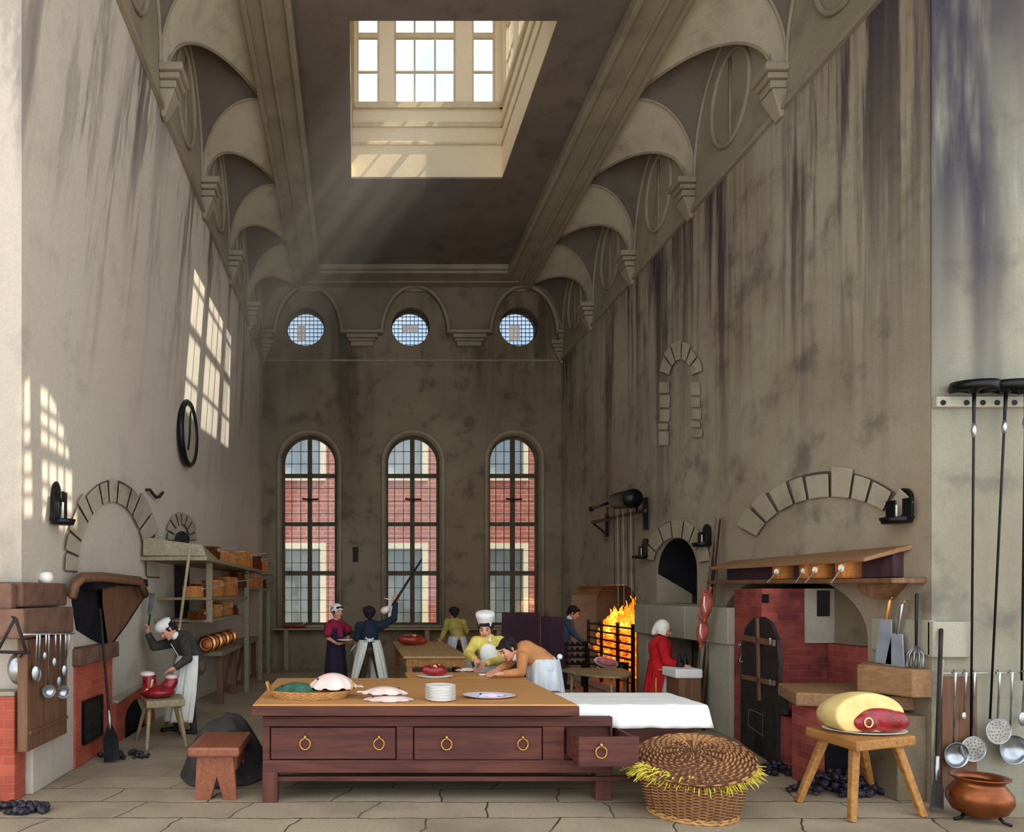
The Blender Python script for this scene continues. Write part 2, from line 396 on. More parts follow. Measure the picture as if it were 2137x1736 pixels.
# ------------------------------------------------------------------ room shell
XL, XR, YB, ZF, ZC = -2.13, 4.69, 16.4, 7.02, 8.75      # wall planes, back wall, cornice, ceiling
SUN = V((-0.82, 0.13, -1.0))
def XW(d, z):
    """face of the old left wall: it batters outward towards its foot near the viewer"""
    z = max(0.0, min(z, ZF)); return XL-(YB-min(d, YB))*0.09*(1-z/ZF)
def LW(px, py, off=0.0):
    a, b = 2.5, 16.39
    for _ in range(50):
        m = (a+b)/2; p = PY(px, py, m)
        if p.x > XW(m, p.z)+off: a = m
        else: b = m
    return PY(px, py, (a+b)/2)
def edge_d(z):
    a, b = 3.0, 9.0
    for _ in range(50):
        m = (a+b)/2
        if (45-CX)/F*m > XW(m, z): a = m
        else: b = m
    return (a+b)/2
# floor
struct(MB().box(-9, 11, -2.0, 16.8, -0.12, 0).build('floor', 'floor'))
# left wall and its canted near end
w = MB()
nz, nd = 22, 40
for j in range(nz):
    for i in range(nd):
        q = []
        for jj, ii in ((j,i),(j,i+1),(j+1,i+1),(j+1,i)):
            z = ZF*jj/nz; dc = edge_d(z); d = dc+(YB+0.3-dc)*ii/nd; q.append((XW(d, z), d, z))
        w.add(q, [(0,1,2,3)])
w.add([(-2.9,3.5,0)], [])
o = w.build('wall_left', 'plaster_left', smooth=True, merge=True); struct(o)
w = MB()
for j in range(nz):
    q = []
    for jj in (j, j+1):
        z = ZF*jj/nz; dc = edge_d(z); x = XW(dc, z); q += [(x, dc, z), (x-1.6, dc-1.1, z)]
    w.add(q, [(0,1,3,2)])
struct(w.build('wall_front_left', 'plaster_left', smooth=True, merge=True))
# upper left wall behind the coves
struct(MB().box(XL-0.4, XL, 3.0, YB+0.3, ZF, ZC).build('wall_left_upper', 'frieze'))
# right wall with fireplace, flue niche and oven recess
def RW(px, py, off=0.0): return PX(px, py, XR-off)
fp = [(12.0,-0.05),(15.65,-0.05),(15.65,1.45),(15.55,1.68),(15.3,1.82),(14.9,1.87),(12.6,1.87),(12.2,1.8),(12.03,1.65),(12.0,1.45)]
fl = arch_pts(10.53, 1.56, 2.02, 0.66, 0.50, 16)
un = [(9.55,-0.05),(11.2,-0.05),(11.2,1.1),(9.55,1.1)]
ov = arch_pts(7.9, -0.05, 1.30, 1.32, 0.62, 18)
w = MB().prism([(5.87,-0.1),(YB+0.3,-0.1),(YB+0.3,ZF),(5.87,ZF)], lambda p: (XR,p[0],p[1]), lambda p: (XR+0.55,p[0],p[1]), [fp, fl, un, ov])
struct(w.build('wall_right', 'plaster_right'))
struct(MB().box(XR, XR+0.4, 3.0, YB+0.3, ZF, ZC).build('wall_right_upper', 'frieze'))
struct(MB().box(XR+0.002, 9.5, 5.855, 6.48, -0.1, 8.74).build('wall_front_right', 'plaster_pier'))
# recess linings (sooty)
def lining(name, y0, y1, z0, z1, depth, mat, back=None):
    m = MB(); x0 = XR+0.5; x1 = XR+0.55+depth
    m.box(x0+0.05, x1, y0-0.1, y0, z0, z1); m.box(x0+0.05, x1, y1, y1+0.1, z0, z1)
    m.box(x0+0.05, x1, y0-0.1, y1+0.1, z1, z1+0.1); m.box(x1, x1+0.1, y0-0.1, y1+0.1, z0, z1+0.1)
    return struct(m.build(name, mat))
lining('wall_fireplace', 12.0, 15.65, -0.05, 1.9, 0.5, 'plaster_back')
lining('wall_flue', 9.8, 11.25, 1.5, 2.6, 0.6, 'dark_void')
m = MB()
for k in range(13):
    a = pi*(-0.18+1.0*k/12) if False else 0
N = 22; pp = [(11.2-.012, 1.58)]+[(10.53+0.645*cos(pi*k/N), 2.02+0.49*sin(pi*k/N)) for k in range(N+1)]
m.rings([[(XR+.012+(0.75 if k == 0 else 0.0), p[0], p[1]), (XR+1.1, p[0], p[1]), (XR+1.1, p[0]*.998+.02, p[1]+.006), (XR+.012+(0.75 if k == 0 else 0.0), p[0]*.998+.02, p[1]+.006)] for k, p in enumerate(pp)])
struct(m.build('trim_50', 'soot'))  # sooty flue liner; its slant cut draws the edge of light on the jamb
lining('wall_range_recess', 9.5, 11.25, -0.05, 1.12, 0.5, 'plaster_back')
lining('wall_oven_recess', 6.5, 9.3, -0.05, 2.0, 0.5, 'plaster_back')
struct(MB().box(XR+0.45, 9.5, 5.9, 17, 8.0, 8.2).build('trim_40', 'frieze'))
# back wall
WINS = [((588+703)/2, 57.5), ((806+918)/2, 56), ((1021+1126)/2, 52.5)]
SB = F/YB
arches = []
for cx, hw in WINS:
    X = (cx-CX)/SB; h = hw/SB; arches.append((X, h))
holes = [arch_pts(X, 0.99, 5.34-h, h, h, 22) for X, h in arches]
rounds = [(-1.15, 7.81), (1.26, 7.81), (3.73, 7.81)]
holes += [circ(x, z, 0.44) for x, z in rounds]
w = MB().prism([(XL-0.6,-0.1),(XR+0.6,-0.1),(XR+0.6,ZC+0.2),(XL-0.6,ZC+0.2)], lambda p: (p[0],YB,p[1]), lambda p: (p[0],YB+0.42,p[1]), holes)
struct(w.build('wall_back', 'plaster_back'))
# spandrels of the frieze arcade
def acurve(xc, n=18): return [(xc-0.72*cos(pi*k/n), 7.62+1.04*sin(pi*k/n)) for k in range(n+1)]
poly = [(XL,7.62)]
AC = (-1.07, 1.35, 3.82)
for a in AC: poly += acurve(a)
poly += [(XR,7.62),(XR,ZC),(XL,ZC)]
struct(MB().prism(poly, lambda p: (p[0],YB-0.12,p[1]), lambda p: (p[0],YB,p[1])).build('trim_1', 'frieze_back'))
m = MB()
for a in AC: m.tube([(x, YB-0.14, z) for x, z in [(a-0.76*cos(pi*k/24), 7.60+1.08*sin(pi*k/24)) for k in range(25)]], 0.045, 8)
struct(m.build('trim_2', 'cornice', smooth=True))
for n, (x0, x1) in enumerate(((XL, -1.83), (-0.31, 0.60), (2.1, 3.06), (4.56, XR))):
    m = MB(); m.box(x0, x1, YB-0.22, YB, 7.60, 7.67)
    c = min(0.1, (x1-x0)*0.2)
    m.box(x0+c*(n > 0), x1-c*(n < 3), YB-0.19, YB, 7.50, 7.585); m.box(x0+c*1.5*(n > 0), x1-c*1.5*(n < 3), YB-0.15, YB, 7.44, 7.49); m.box(x0+c*2*(n > 0), x1-c*2*(n < 3), YB-0.10, YB, 7.34, 7.44)
    struct(m.build('trim_%d' % (3+n), 'cornice', bevel=0.01))
struct(MB().box(XL, XR, YB-0.035, YB, ZF-0.02, ZF+0.03).build('trim_7', 'cornice'))
# ceiling with the lantern opening and unseen holes cut to shape the sun patch
def sunproj(p, z=ZC): t = (p.z-z)/SUN.z*-1; return p-SUN*((z-p.z)/-SUN.z)*-1 if False else V((p.x-SUN.x*(z-p.z), p.y-SUN.y*(z-p.z), z))
def patch(px, py):
    if px >= 45: return LW(px, py)
    a, b = 2.5, 8.0                                     # canted end of the wall: plane leaving the corner
    for _ in range(50):
        m = (a+b)/2; p = PY(px, py, m); dc = edge_d(p.z); x = XW(dc, p.z)
        if (p.y-dc)-(p.x-x)*(1.1/1.6) < 0: a = m
        else: b = m
    return PY(px, py, (a+b)/2)
lights = [[(14,935),(15,865),(22,835),(40,808),(62,790),(63,930)], [(14,948),(65,946),(68,1084),(12,1086)],
          [(84,809),(100,817),(115,845),(133,892),(147,966),(85,931)], [(87,962),(150,987),(150,1122),(88,1089)]]
sk = []
for L in lights:
    L2 = []
    for i in range(len(L)):
        a, b = L[i], L[(i+1) % len(L)]
        for k in range(3): L2.append((a[0]+(b[0]-a[0])*k/3, a[1]+(b[1]-a[1])*k/3))
    sk.append([tuple(sunproj(patch(*q))[:2]) for q in L2])
LX0, LX1, LY0, LY1 = -0.07, 2.49, 8.84, 12.2
struct(MB().box(XR+0.41, 17, 1.6, YB+0.4, ZC, ZC+0.1).build('sun_block_roof', 'ceiling'))  # added roof out of view, keeps the sun off the floor
w = MB().prism([(XL-3.4,1.6),(XR+0.4,1.6),(XR+0.4,YB+0.4),(XL-3.4,YB+0.4)], lambda p: (p[0],p[1],ZC), lambda p: (p[0],p[1],ZC+0.03),
               [[(LX0,LY0),(LX1,LY0),(LX1,LY1),(LX0,LY1)]]+sk)
struct(w.build('ceiling', 'ceiling'))
m = MB()
def gbar(m, a, b, r=0.014):
    n = 6; pts = [sunproj(patch(a[0]+(b[0]-a[0])*k/n, a[1]+(b[1]-a[1])*k/n)) for k in range(n+1)]
    for p, q in zip(pts, pts[1:]): m.bar(p+V((0,0,0.015)), q+V((0,0,0.015)), 2*r, 0.02)
for x in (30, 48): gbar(m, (x,800), (x,940)); gbar(m, (x,942), (x,1090))
for x, a, b in ((101,812,945),(119,850,955),(134,880,962)): gbar(m, (x,a), (x,b)); gbar(m, (x,962+(x-87)*0.35), (x,1092+(x-87)*0.45))
for y in (892, 996, 1038): gbar(m, (12,y), (67,y))
for y, s in ((855,0.7),(893,0.7),(1010,0.55),(1050,0.5)): gbar(m, (84,y), (149,y+s*65))
o = struct(m.build('window_8', 'frame_lantern'))  # added bars out of view that draw glazing shadows in the sun patch
xs = [p[0] for L in sk for p in L]; ys = [p[1] for L in sk for p in L]; MB().box(min(xs)-.05, max(xs)+.05, min(ys)-.05, max(ys)+.05, ZC+.04, ZC+.048).build('pane', 'glass_roof', parent=o)  # pane over the added holes
# ceiling border and fillets
m = MB()
def ring(m, x0, x1, y1, w, z0, z1):
    m.box(x0, x0+w, 3.0, y1, z0, z1); m.box(x1-w, x1, 3.0, y1, z0, z1); m.box(x0+w, x1-w, y1-w, y1, z0, z1)
m = MB(); m.box(-1.36, -0.76, 3.0, YB, ZC-0.10, ZC); m.box(3.27, 3.95, 3.0, YB, ZC-0.10, ZC); m.box(-0.76, 3.27, 15.35, YB, ZC-0.10, ZC)
struct(m.build('trim_8', 'cornice'))
m = MB()
for off, wd, zz in ((0.0, 0.07, 0.16), (0.24, 0.05, 0.13), (0.52, 0.08, 0.15)):
    x0 = -1.36+off; x1 = 3.95-off*1.13; y1 = YB-off*1.7
    ring(m, x0, x1, y1, wd, ZC-zz, ZC-0.095)
struct(m.build('trim_9', 'frieze', bevel=0.015))
# coves with lunettes: fans springing from corbels
HC, RC, ZS, PITCH, SH = 1.26, 0.79, 7.45, 2.12, 1.2
def cove_r(z):
    t = max(0.0, min(1.0, z/HC)); return RC*(1-sqrt(max(0.0, 1-t*t)))
CD = [YB-PITCH*k for k in range(7)]
def cove(side):
    """side -1 = left (towards +X), +1 = right"""
    X0 = XL if side < 0 else XR; sg = 1 if side < 0 else -1
    fan, vault, rim = MB(), MB(), MB()
    w0 = 0.13; a = PITCH/2-w0
    def P(s, z, r, dk): return V((X0+sg*(r+0.004), min(YB-0.01, dk+s+SH*r/RC), ZS+z))
    for dk in CD:
        for hsgn in (-1, 1):
            ns, nr = 22, 12
            cols = []
            for i in range(ns+1):
                u = PITCH/2*(i/ns); sp = PITCH/2-u
                z0 = HC*sqrt(max(0.0, 1-(sp/a)**2)) if sp < a else 0.0
                s = hsgn*u
                cols.append([P(s, z0+(HC-z0)*j/nr, cove_r(z0+(HC-z0)*j/nr), dk) for j in range(nr+1)])
            vs = [p for c in cols for p in c]
            fan.add(vs, [(i*(nr+1)+j, (i+1)*(nr+1)+j, (i+1)*(nr+1)+j+1, i*(nr+1)+j+1) for i in range(ns) for j in range(nr)])
            vb, n = [], 26
            for i in range(n+1):
                th = pi/2*i/n; sp = a*cos(th); z0 = HC*sin(th); s = hsgn*(PITCH/2-sp)
                for k in range(5):
                    r = cove_r(z0)*k/4; vb.append(P(s, z0, r, dk))
            vault.add(vb, [(i*5+k, (i+1)*5+k, (i+1)*5+k+1, i*5+k+1) for i in range(n) for k in range(4)])
            rim.tube([vb[i*5+4]+V((sg*0.01,0,-0.01)) for i in range(n+1)], 0.018, 6)
            rim.tube([vb[i*5]+V((sg*0.012,0,0)) for i in range(n+1)], 0.022, 6)
    return fan, vault, rim
for side, nm in ((-1, 10), (1, 13)):
    f, v_, r = cove(side)
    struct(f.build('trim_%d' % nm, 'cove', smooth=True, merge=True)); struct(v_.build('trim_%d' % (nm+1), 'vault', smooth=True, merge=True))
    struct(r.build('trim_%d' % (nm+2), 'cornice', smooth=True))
# corbels, wall roundels, cornice fillets
n = 16
for side in (-1, 1):
    X0 = XL if side < 0 else XR; sg = 1 if side < 0 else -1
    for dk in CD[:-1]:
        m = MB()
        for pr, hw, z0, z1 in ((0.26,0.17,ZS-0.08,ZS),(0.22,0.14,ZS-0.15,ZS-0.09),(0.18,0.115,ZS-0.24,ZS-0.16)):
            y1 = min(dk+hw, YB-0.13); m.box(min(X0,X0+sg*pr), max(X0,X0+sg*pr), dk-hw, y1, z0, z1)
        y1 = min(dk+0.12, YB-0.13)
        m.hexa([(X0, dk-0.06, ZS-0.52),(X0+sg*0.04, dk-0.06, ZS-0.52),(X0+sg*0.04, min(dk+0.06,y1), ZS-0.52),(X0, min(dk+0.06,y1), ZS-0.52)],
               [(X0, dk-0.13, ZS-0.26),(X0+sg*0.17, dk-0.13, ZS-0.26),(X0+sg*0.17, y1, ZS-0.26),(X0, y1, ZS-0.26)])
        struct(m.build('trim_%d' % n, 'cornice', bevel=0.012)); n += 1
    m = MB()
    for dk in CD[:-1]:
        yc = dk-PITCH/2; m.tube([(X0+sg*0.015, yc+0.45*cos(2*pi*k/40), 7.90+0.55*sin(2*pi*k/40)) for k in range(40)], 0.03, 8, closed=True)
        m.bar((X0+sg*0.01, yc, 7.38), (X0+sg*0.01, yc, 8.4), 0.03, 0.03)
    struct(m.build('trim_%d' % n, 'cornice', smooth=True)); n += 1
    struct(MB().box(min(X0,X0+sg*0.05), max(X0,X0+sg*0.05), 3.0, YB, ZF-0.03, ZF+0.03).build('trim_%d' % n, 'cornice')); n += 1
# lantern shaft over the ceiling opening
def shaft_wall(name, a0, a1, axis, c, t, wins):
    hs = [[(p,10.03),(q,10.03),(q,12.3),(p,12.3)] for p, q in wins]
    if axis == 'y': f0, f1 = (lambda p: (p[0],c,p[1])), (lambda p: (p[0],c+t,p[1]))
    else: f0, f1 = (lambda p: (c,p[0],p[1])), (lambda p: (c+t,p[0],p[1]))
    struct(MB().prism([(a0,ZC+.031),(a1,ZC+.031),(a1,12.6),(a0,12.6)], f0, f1, hs).build(name, 'lantern'))
farw = [(0.024,0.40),(0.66,1.70),(1.98,2.37)]
sidew = [(9.05,9.75),(10.0,11.1),(11.35,12.02)]
shaft_wall('wall_lantern_back', LX0, LX1, 'y', LY1, 0.14, farw)
shaft_wall('wall_lantern_front', LX0, LX1, 'y', LY0-0.14, 0.14, farw)
shaft_wall('wall_lantern_left', LY0-0.14, LY1+0.14, 'x', LX0-0.14, 0.14, sidew)
shaft_wall('wall_lantern_right', LY0-0.14, LY1+0.14, 'x', LX1, 0.14, sidew)
struct(MB().box(LX0-0.3, LX1+0.3, LY0-0.3, LY1+0.3, 12.6, 12.75).build('ceiling_lantern', 'lantern'))
m = MB()
for z0, z1, pr in ((9.93,10.03,0.05),(9.62,9.70,0.03),(9.32,9.36,0.02)):
    m.box(LX0, LX1, LY1-pr, LY1, z0, z1); m.box(LX1-pr, LX1, LY0, LY1, z0, z1); m.box(LX0, LX0+pr, LY0, LY1, z0, z1)
struct(m.build('trim_41', 'frame_lantern'))
wn = 9
def lantern_window(p, q, axis, c, cols):
    global wn
    m, g = MB(), MB()
    def bx(mm, a0, a1, z0, z1, h=0.03):
        mm.box(a0, a1, c-h, c+h, z0, z1) if axis == 'y' else mm.box(c-h, c+h, a0, a1, z0, z1)
    bx(m, p, p+0.03, 10.03, 12.3); bx(m, q-0.03, q, 10.03, 12.3); bx(m, p+.03, q-.03, 10.03, 10.06); bx(m, p+.03, q-.03, 12.27, 12.3)
    bx(m, p+.03, q-.03, 11.17, 11.25)
    for k in range(1, cols):
        x = p+(q-p)*k/cols; bx(m, x-0.015, x+0.015, 10.06, 11.17, 0.02); bx(m, x-0.015, x+0.015, 11.25, 12.27, 0.02)
    bx(m, p+.03, q-.03, 10.58, 10.61, 0.015); bx(m, p+.03, q-.03, 11.75, 11.78, 0.015)
    o = m.build('window_%d' % wn, 'frame_lantern'); struct(o); wn += 1
    bx(g, p+.02, q-.02, 10.05, 12.28, 0.004); g.build('pane', 'glass_roof', parent=o)
for p, q in farw: lantern_window(p, q, 'y', LY1+0.05, 3 if q-p > 0.8 else 1); lantern_window(p, q, 'y', LY0-0.09, 3 if q-p > 0.8 else 1)
for p, q in sidew: lantern_window(p, q, 'x', LX1+0.05, 3 if q-p > 0.8 else 2); lantern_window(p, q, 'x', LX0-0.09, 3 if q-p > 0.8 else 2)
# tall arched windows of the back wall
for i, (X, h) in enumerate(arches):
    zs = 5.34-h; yw = YB+0.22
    fr = MB()
    outer = arch_pts(X, 0.99, zs, h, h, 24); inner = arch_pts(X, 1.05, zs, h-0.055, h-0.055, 24)
    fr.prism(outer, lambda p: (p[0],yw-0.05,p[1]), lambda p: (p[0],yw+0.05,p[1]), [inner])
    fr.box(X-0.05, X+0.05, yw-0.06, yw+0.04, 1.0, 5.3)
    for py in (990, 1092, 1195):
        z = 1.7+(CY-py)/SB; fr.box(X-h, X+h, yw-0.055, yw+0.04, z-0.045, z+0.045)
    o = fr.build('window_%d' % (i+1), 'frame_green', bevel=0.008); struct(o)
    ld = MB()
    for k in range(1, 6):
        if k == 3: continue
        x = X-h+2*h*k/6; zt = zs+sqrt(max(0, h*h-(x-X)**2)); ld.box(x-0.007, x+0.007, yw-0.01, yw+0.01, 1.05, zt)
    z = 1.28
    while z < 5.2:
        hh = h if z < zs else sqrt(max(0.01, h*h-(z-zs)**2)); ld.box(X-hh, X+hh, yw-0.01, yw+0.01, z-0.006, z+0.006); z += 0.286
    ld.build('lead_came', 'lead', parent=o)
    g = MB().prism(inner, lambda p: (p[0],yw-0.004,p[1]), lambda p: (p[0],yw+0.004,p[1])); g.build('pane', 'glass_old', parent=o)
    hd = MB(); zh = 1.7+(CY-1041)/SB
    hd.tube([(X-0.17, yw-0.09, zh+0.02), (X-0.05, yw-0.11, zh), (X+0.05, yw-0.11, zh), (X+0.2, yw-0.09, zh+0.01)], 0.022, 8); hd.ball((X, yw-0.10, zh), 0.045)
    hd.build('handle', 'iron_dull', parent=o, smooth=True)
    rm = MB(); pts = [(X-h-0.07, YB-0.02, 0.95), (X-h-0.07, YB-0.02, zs)]
    pts += [(X-(h+0.07)*cos(pi*k/24), YB-0.02, zs+(h+0.07)*sin(pi*k/24)) for k in range(1, 24)]+[(X+h+0.07, YB-0.02, zs), (X+h+0.07, YB-0.02, 0.95)]
    rm.tube(pts, 0.05, 8); rm.build('moulding', 'cornice', parent=o, smooth=True)
    MB().box(X-h-0.1, X+h+0.1, YB-0.04, yw-0.05, 0.95, 0.995).build('sill', 'cornice', parent=o)
for i, (x, z) in enumerate(rounds):
    yw = YB+0.15; fr = MB().tube([(x+0.44*cos(2*pi*k/40), yw, z+0.44*sin(2*pi*k/40)) for k in range(40)], 0.025, 8, closed=True)
    o = fr.build('window_%d' % (i+4), 'lead', smooth=True); struct(o)
    ld = MB()
    for k in range(-4, 5):
        t = k*0.092; hh = sqrt(max(0.001, 0.44**2-t*t)); ld.box(x+t-0.006, x+t+0.006, yw-0.008, yw+0.008, z-hh, z+hh); ld.box(x-hh, x+hh, yw-0.008, yw+0.008, z+t-0.006, z+t+0.006)
    ld.build('lead_came', 'lead', parent=o)
    a, b, c_, d_ = ((-0.185,0.005,-0.27,0.06), (-0.18,0.18,-0.10,0.07), (-0.20,0.05,-0.28,0.07))[i]
    MB().prism(circ(x, z, 0.44), lambda p: (p[0],yw-0.003,p[1]), lambda p: (p[0],yw+0.003,p[1]), [[(x+a,z+c_),(x+b,z+c_),(x+b,z+d_),(x+a,z+d_)]]).build('pane', 'glass', parent=o)
    MB().box(x+a, x+b, yw-0.02, yw-0.012, z+c_, z+d_).build('paper_patch', 'paper', parent=o)
q = PY(742, 1157, YB); struct(MB().box(q.x-.065, q.x+.065, YB-.012, YB+.01, q.z-.17, q.z+.17).build('trim_51', 'dark_void'))
# stonework of arches set in the walls
def vous(name, fn, c, ri, ro, a0, a1, n, gap=1.6, mat='voussoir', jit=0.06):
    m = MB(); rnd = random.Random(name)
    cuts = [a0+(a1-a0)*(k+(rnd.random()-0.5)*0.35*(0 < k < n))/n for k in range(n+1)]
    for k in range(n):
        A, B = cuts[k]+gap/2, cuts[k+1]-gap/2; j1 = 1+jit*(rnd.random()-0.5)*2
        ring_ = []
        for rr, seq in ((ri, (A, (A+B)/2, B)), (ro, (B, (A+B)/2, A))):
            q = j1 if rr is ro else 1
            for an in seq: ring_.append((c[0]+rr[0]*q*cos(radians(an)), c[1]-rr[1]*q*sin(radians(an))))
        lo = [fn(x, y, 0.0) for x, y in ring_]; hi = [fn(x, y, 0.045) for x, y in ring_]
        m.hexa(lo, hi)
    o = struct(m.build(name, mat, bevel=0.012)); b = MB(); N = 36
    pin = [(c[0]+(ri[0]+1)*cos(radians(a0+(a1-a0)*k/N)), c[1]-(ri[1]+1)*sin(radians(a0+(a1-a0)*k/N))) for k in range(N+1)]
    po = [(c[0]+(ro[0]-4)*cos(radians(a0+(a1-a0)*k/N)), c[1]-(ro[1]-4)*sin(radians(a0+(a1-a0)*k/N))) for k in range(N+1)]
    b.rings([[fn(*pin[k], 0.0), fn(*po[k], 0.0), fn(*po[k], 0.014), fn(*pin[k], 0.014)] for k in range(N+1)])
    b.build('mortar_joint', 'joint', parent=o); return o
vous('trim_42', LW, (235,1200), (72,152), (102,203), -2, 178, 13)
vous('trim_43', RW, (1735,1165), (168,128), (206,186), 36, 160, 9, 1.8)
vous('trim_44', RW, (1411,1180), (48,58), (70,98), 5, 172, 7, 2.0)
vous('trim_45', RW, (1420,792), (24,42), (46,77), 12, 168, 6, 3)
m = MB(); rnd = random.Random(5)
for x0, x1 in ((1374,1395), (1444,1463)):
    y = 795
    while y < 900:
        h = rnd.uniform(16, 34); e = rnd.uniform(-5, 4)
        q = [(x0+e, y+2), (x1+e, y+2), (x1+e*0.5, y+h-2), (x0+e*0.5, y+h-2)]; m.hexa([RW(a, b, 0) for a, b in q], [RW(a, b, 0.03) for a, b in q]); y += h
struct(m.build('trim_46', 'voussoir', bevel=0.01))
m = MB(); q = [(1375,790),(1466,790),(1466,905),(1375,905)]
vous('trim_47', LW, (380,1128), (16,34), (32,58), 0, 180, 8, 4)
m = MB(); pts = [(364,1170),(395,1170)]+[(379.5+15.5*cos(pi*k/12), 1128-20*sin(pi*k/12)) for k in range(13)]
m.prism(pts, lambda p: LW(p[0], p[1], 0.012), lambda p: LW(p[0], p[1], -0.05)); struct(m.build('trim_48', 'dark_void'))  # flat dark plate standing in for the shade inside the niche
m = MB(); q = [(364,1172),(396,1168),(394,1300),(366,1300)]; m.prism(q, lambda p: LW(p[0], p[1], 0.012), lambda p: LW(p[0], p[1], -0.05)); struct(m.build('trim_49', 'dark_void'))  # dark strip painted for the shaded hollow below the niche
# far building seen through the windows
bd = thing('brick_building', 'pink brick building with white framed sash windows seen through the arched windows', 'building', (1.5, 22, -0.5))
hs = []
YF = 22.0; sf = F/YF
frs = []
for px1 in (680, 893, 1104, 467, 1317):
    xr = (px1-CX)/sf; xl = xr-1.75; frs.append((xl, xr))
zl0, zl1, zu0, zu1 = 0.2, 1.7+107/sf, 1.7+237/sf, 1.7+345/sf
for xl, xr in frs: hs += [[(xl,zl0),(xr,zl0),(xr,zl1),(xl,zl1)], [(xl,zu0),(xr,zu0),(xr,zu1),(xl,zu1)]]
w = MB().prism([(-12,-0.5),(14,-0.5),(14,8.95),(-12,8.95)], lambda p: (p[0],YF,p[1]), lambda p: (p[0],YF+0.5,p[1]), hs); w.build('wall', 'brick_far', parent=bd)
MB().box(-12.1, 14.1, YF-0.1, YF+0.6, 8.95, 9.05).build('coping', 'ext_white', parent=bd)
for xl, xr in frs:
    for z0, z1, up in ((zl0,zl1,0),(zu0,zu1,1)):
        m = MB(); e = 0.17
        m.box(xl, xl+e, YF-0.03, YF+0.2, z0, z1); m.box(xr-e, xr, YF-0.03, YF+0.2, z0, z1); m.box(xl+e, xr-e, YF-0.03, YF+0.2, z1-e, z1); m.box(xl+e, xr-e, YF-0.03, YF+0.2, z0, z0+e)
        wnd = m.build('window', 'ext_white', parent=bd)
        MB().box(xl+e, xr-e, YF+0.1, YF+0.14, z0+e, z1-e).build('pane', 'ext_pane_up' if up else 'ext_pane', parent=wnd)
struct(MB().box(-14, 16, 16.85, 30, -0.6, -0.5).build('floor_courtyard', 'stone'))
# ------------------------------------------------------------------ camera, sky, sun
cam = bpy.data.cameras.new('camera'); co = bpy.data.objects.new('camera', cam); C.objects.link(co)
co.location = (0, 0, EYE); co.rotation_euler = (pi/2, 0, 0); cam.sensor_width = 36; cam.lens = 36*F/2137
cam.shift_x = (2137/2-CX)/2137; cam.shift_y = (CY-868)/2137; cam.clip_end = 200
bpy.context.scene.camera = co
wd = bpy.data.worlds.new('sky'); bpy.context.scene.world = wd; wd.use_nodes = True; nt = wd.node_tree; nt.nodes.clear()
out = nt.nodes.new('ShaderNodeOutputWorld'); bg = nt.nodes.new('ShaderNodeBackground'); tc = nt.nodes.new('ShaderNodeTexCoord')
nz_ = nt.nodes.new('ShaderNodeTexNoise'); nz_.inputs['Scale'].default_value = 5; nz_.inputs['Detail'].default_value = 5
rp = nt.nodes.new('ShaderNodeValToRGB'); rp.color_ramp.elements[0].position = 0.42; rp.color_ramp.elements[0].color = lin((206,224,244)); rp.color_ramp.elements[1].position = 0.6; rp.color_ramp.elements[1].color = lin((255,250,238))
nt.links.new(tc.outputs['Generated'], nz_.inputs['Vector']); nt.links.new(nz_.outputs['Fac'], rp.inputs[0]); nt.links.new(rp.outputs[0], bg.inputs[0]); nt.links.new(bg.outputs[0], out.inputs[0])
bg.inputs[1].default_value = 1.0
sl = bpy.data.lights.new('sun', 'SUN'); sl.energy = 6.8; sl.angle = radians(0.35); sl.color = (1.0, 0.84, 0.60)
so = bpy.data.objects.new('sun', sl); C.objects.link(so); so.rotation_euler = SUN.to_track_quat('-Z', 'Y').to_euler(); so.location = (8, 0, 20)
sc = bpy.context.scene
sc.view_settings.view_transform = 'Standard'; sc.view_settings.look = 'None'; sc.view_settings.gamma = 1; sc.view_settings.use_curve_mapping = False
sc.view_settings.exposure = 1.5
sc.cycles.max_bounces = 7; sc.cycles.diffuse_bounces = 4; sc.cycles.use_denoising = True

# dusty air in the sunbeam below the lantern
zt, zb = ZC-0.005, 3.3; sx, sy = SUN.x*(zt-zb), SUN.y*(zt-zb)
m = MB().hexa([(LX0+.01+sx,LY0+sy,zb),(LX1+.01+sx,LY0+sy,zb),(LX1+.01+sx,LY1+sy,zb),(LX0+.01+sx,LY1+sy,zb)], [(LX0,LY0,zt),(LX1,LY0,zt),(LX1,LY1,zt),(LX0,LY1,zt)])
hz = NT('sunlit dust'); hz.t.nodes.remove(hz.b); vs_ = hz.n('ShaderNodeVolumeScatter'); vs_.inputs['Color'].default_value = (1,.94,.84,1); vs_.inputs['Anisotropy'].default_value = 0.5; vs_.inputs['Density'].default_value = 0.075; hz.l(vs_.outputs[0], hz.out.inputs[1])
o = m.build('sunbeam_haze', hz.m); tag(o, 'faint dusty haze in the sunbeam slanting from the roof lantern to the left wall', 'haze', None, 'stuff')
# ------------------------------------------------------------------ furniture
# the great table: top, chest with drawers, rails, legs, side leaf
T0, T1, TX0, TX1 = 5.75, 7.56, -0.825, 1.78
tb = thing('kitchen_table', 'great dark oak table with scrubbed top and ring-handled drawers in the foreground', 'table', (0.5, 6.6, 0))
m = MB().hexa([(TX0,T0,.735),(TX1,T0,.735),(TX1,T1,.735),(TX0,T1,.735)], [(TX0,T0,.82),(TX1,T0,.82),(TX1,T1,.82),(TX0,T1,.82)])
top = m.build('tabletop', 'wood_top', parent=tb, bevel=0.012)
MB().box(TX0-0.008, TX1+0.008, T0-0.015, T0, 0.728, 0.808).build('front_edging', 'wood_table', parent=tb, bevel=0.006)
B0, B1, BX0, BX1 = 5.87, 7.45, -0.76, 2.10
body = MB()
body.box(BX0, BX1, B0+0.06, B1, 0.27, 0.66)                                    # core of the chest
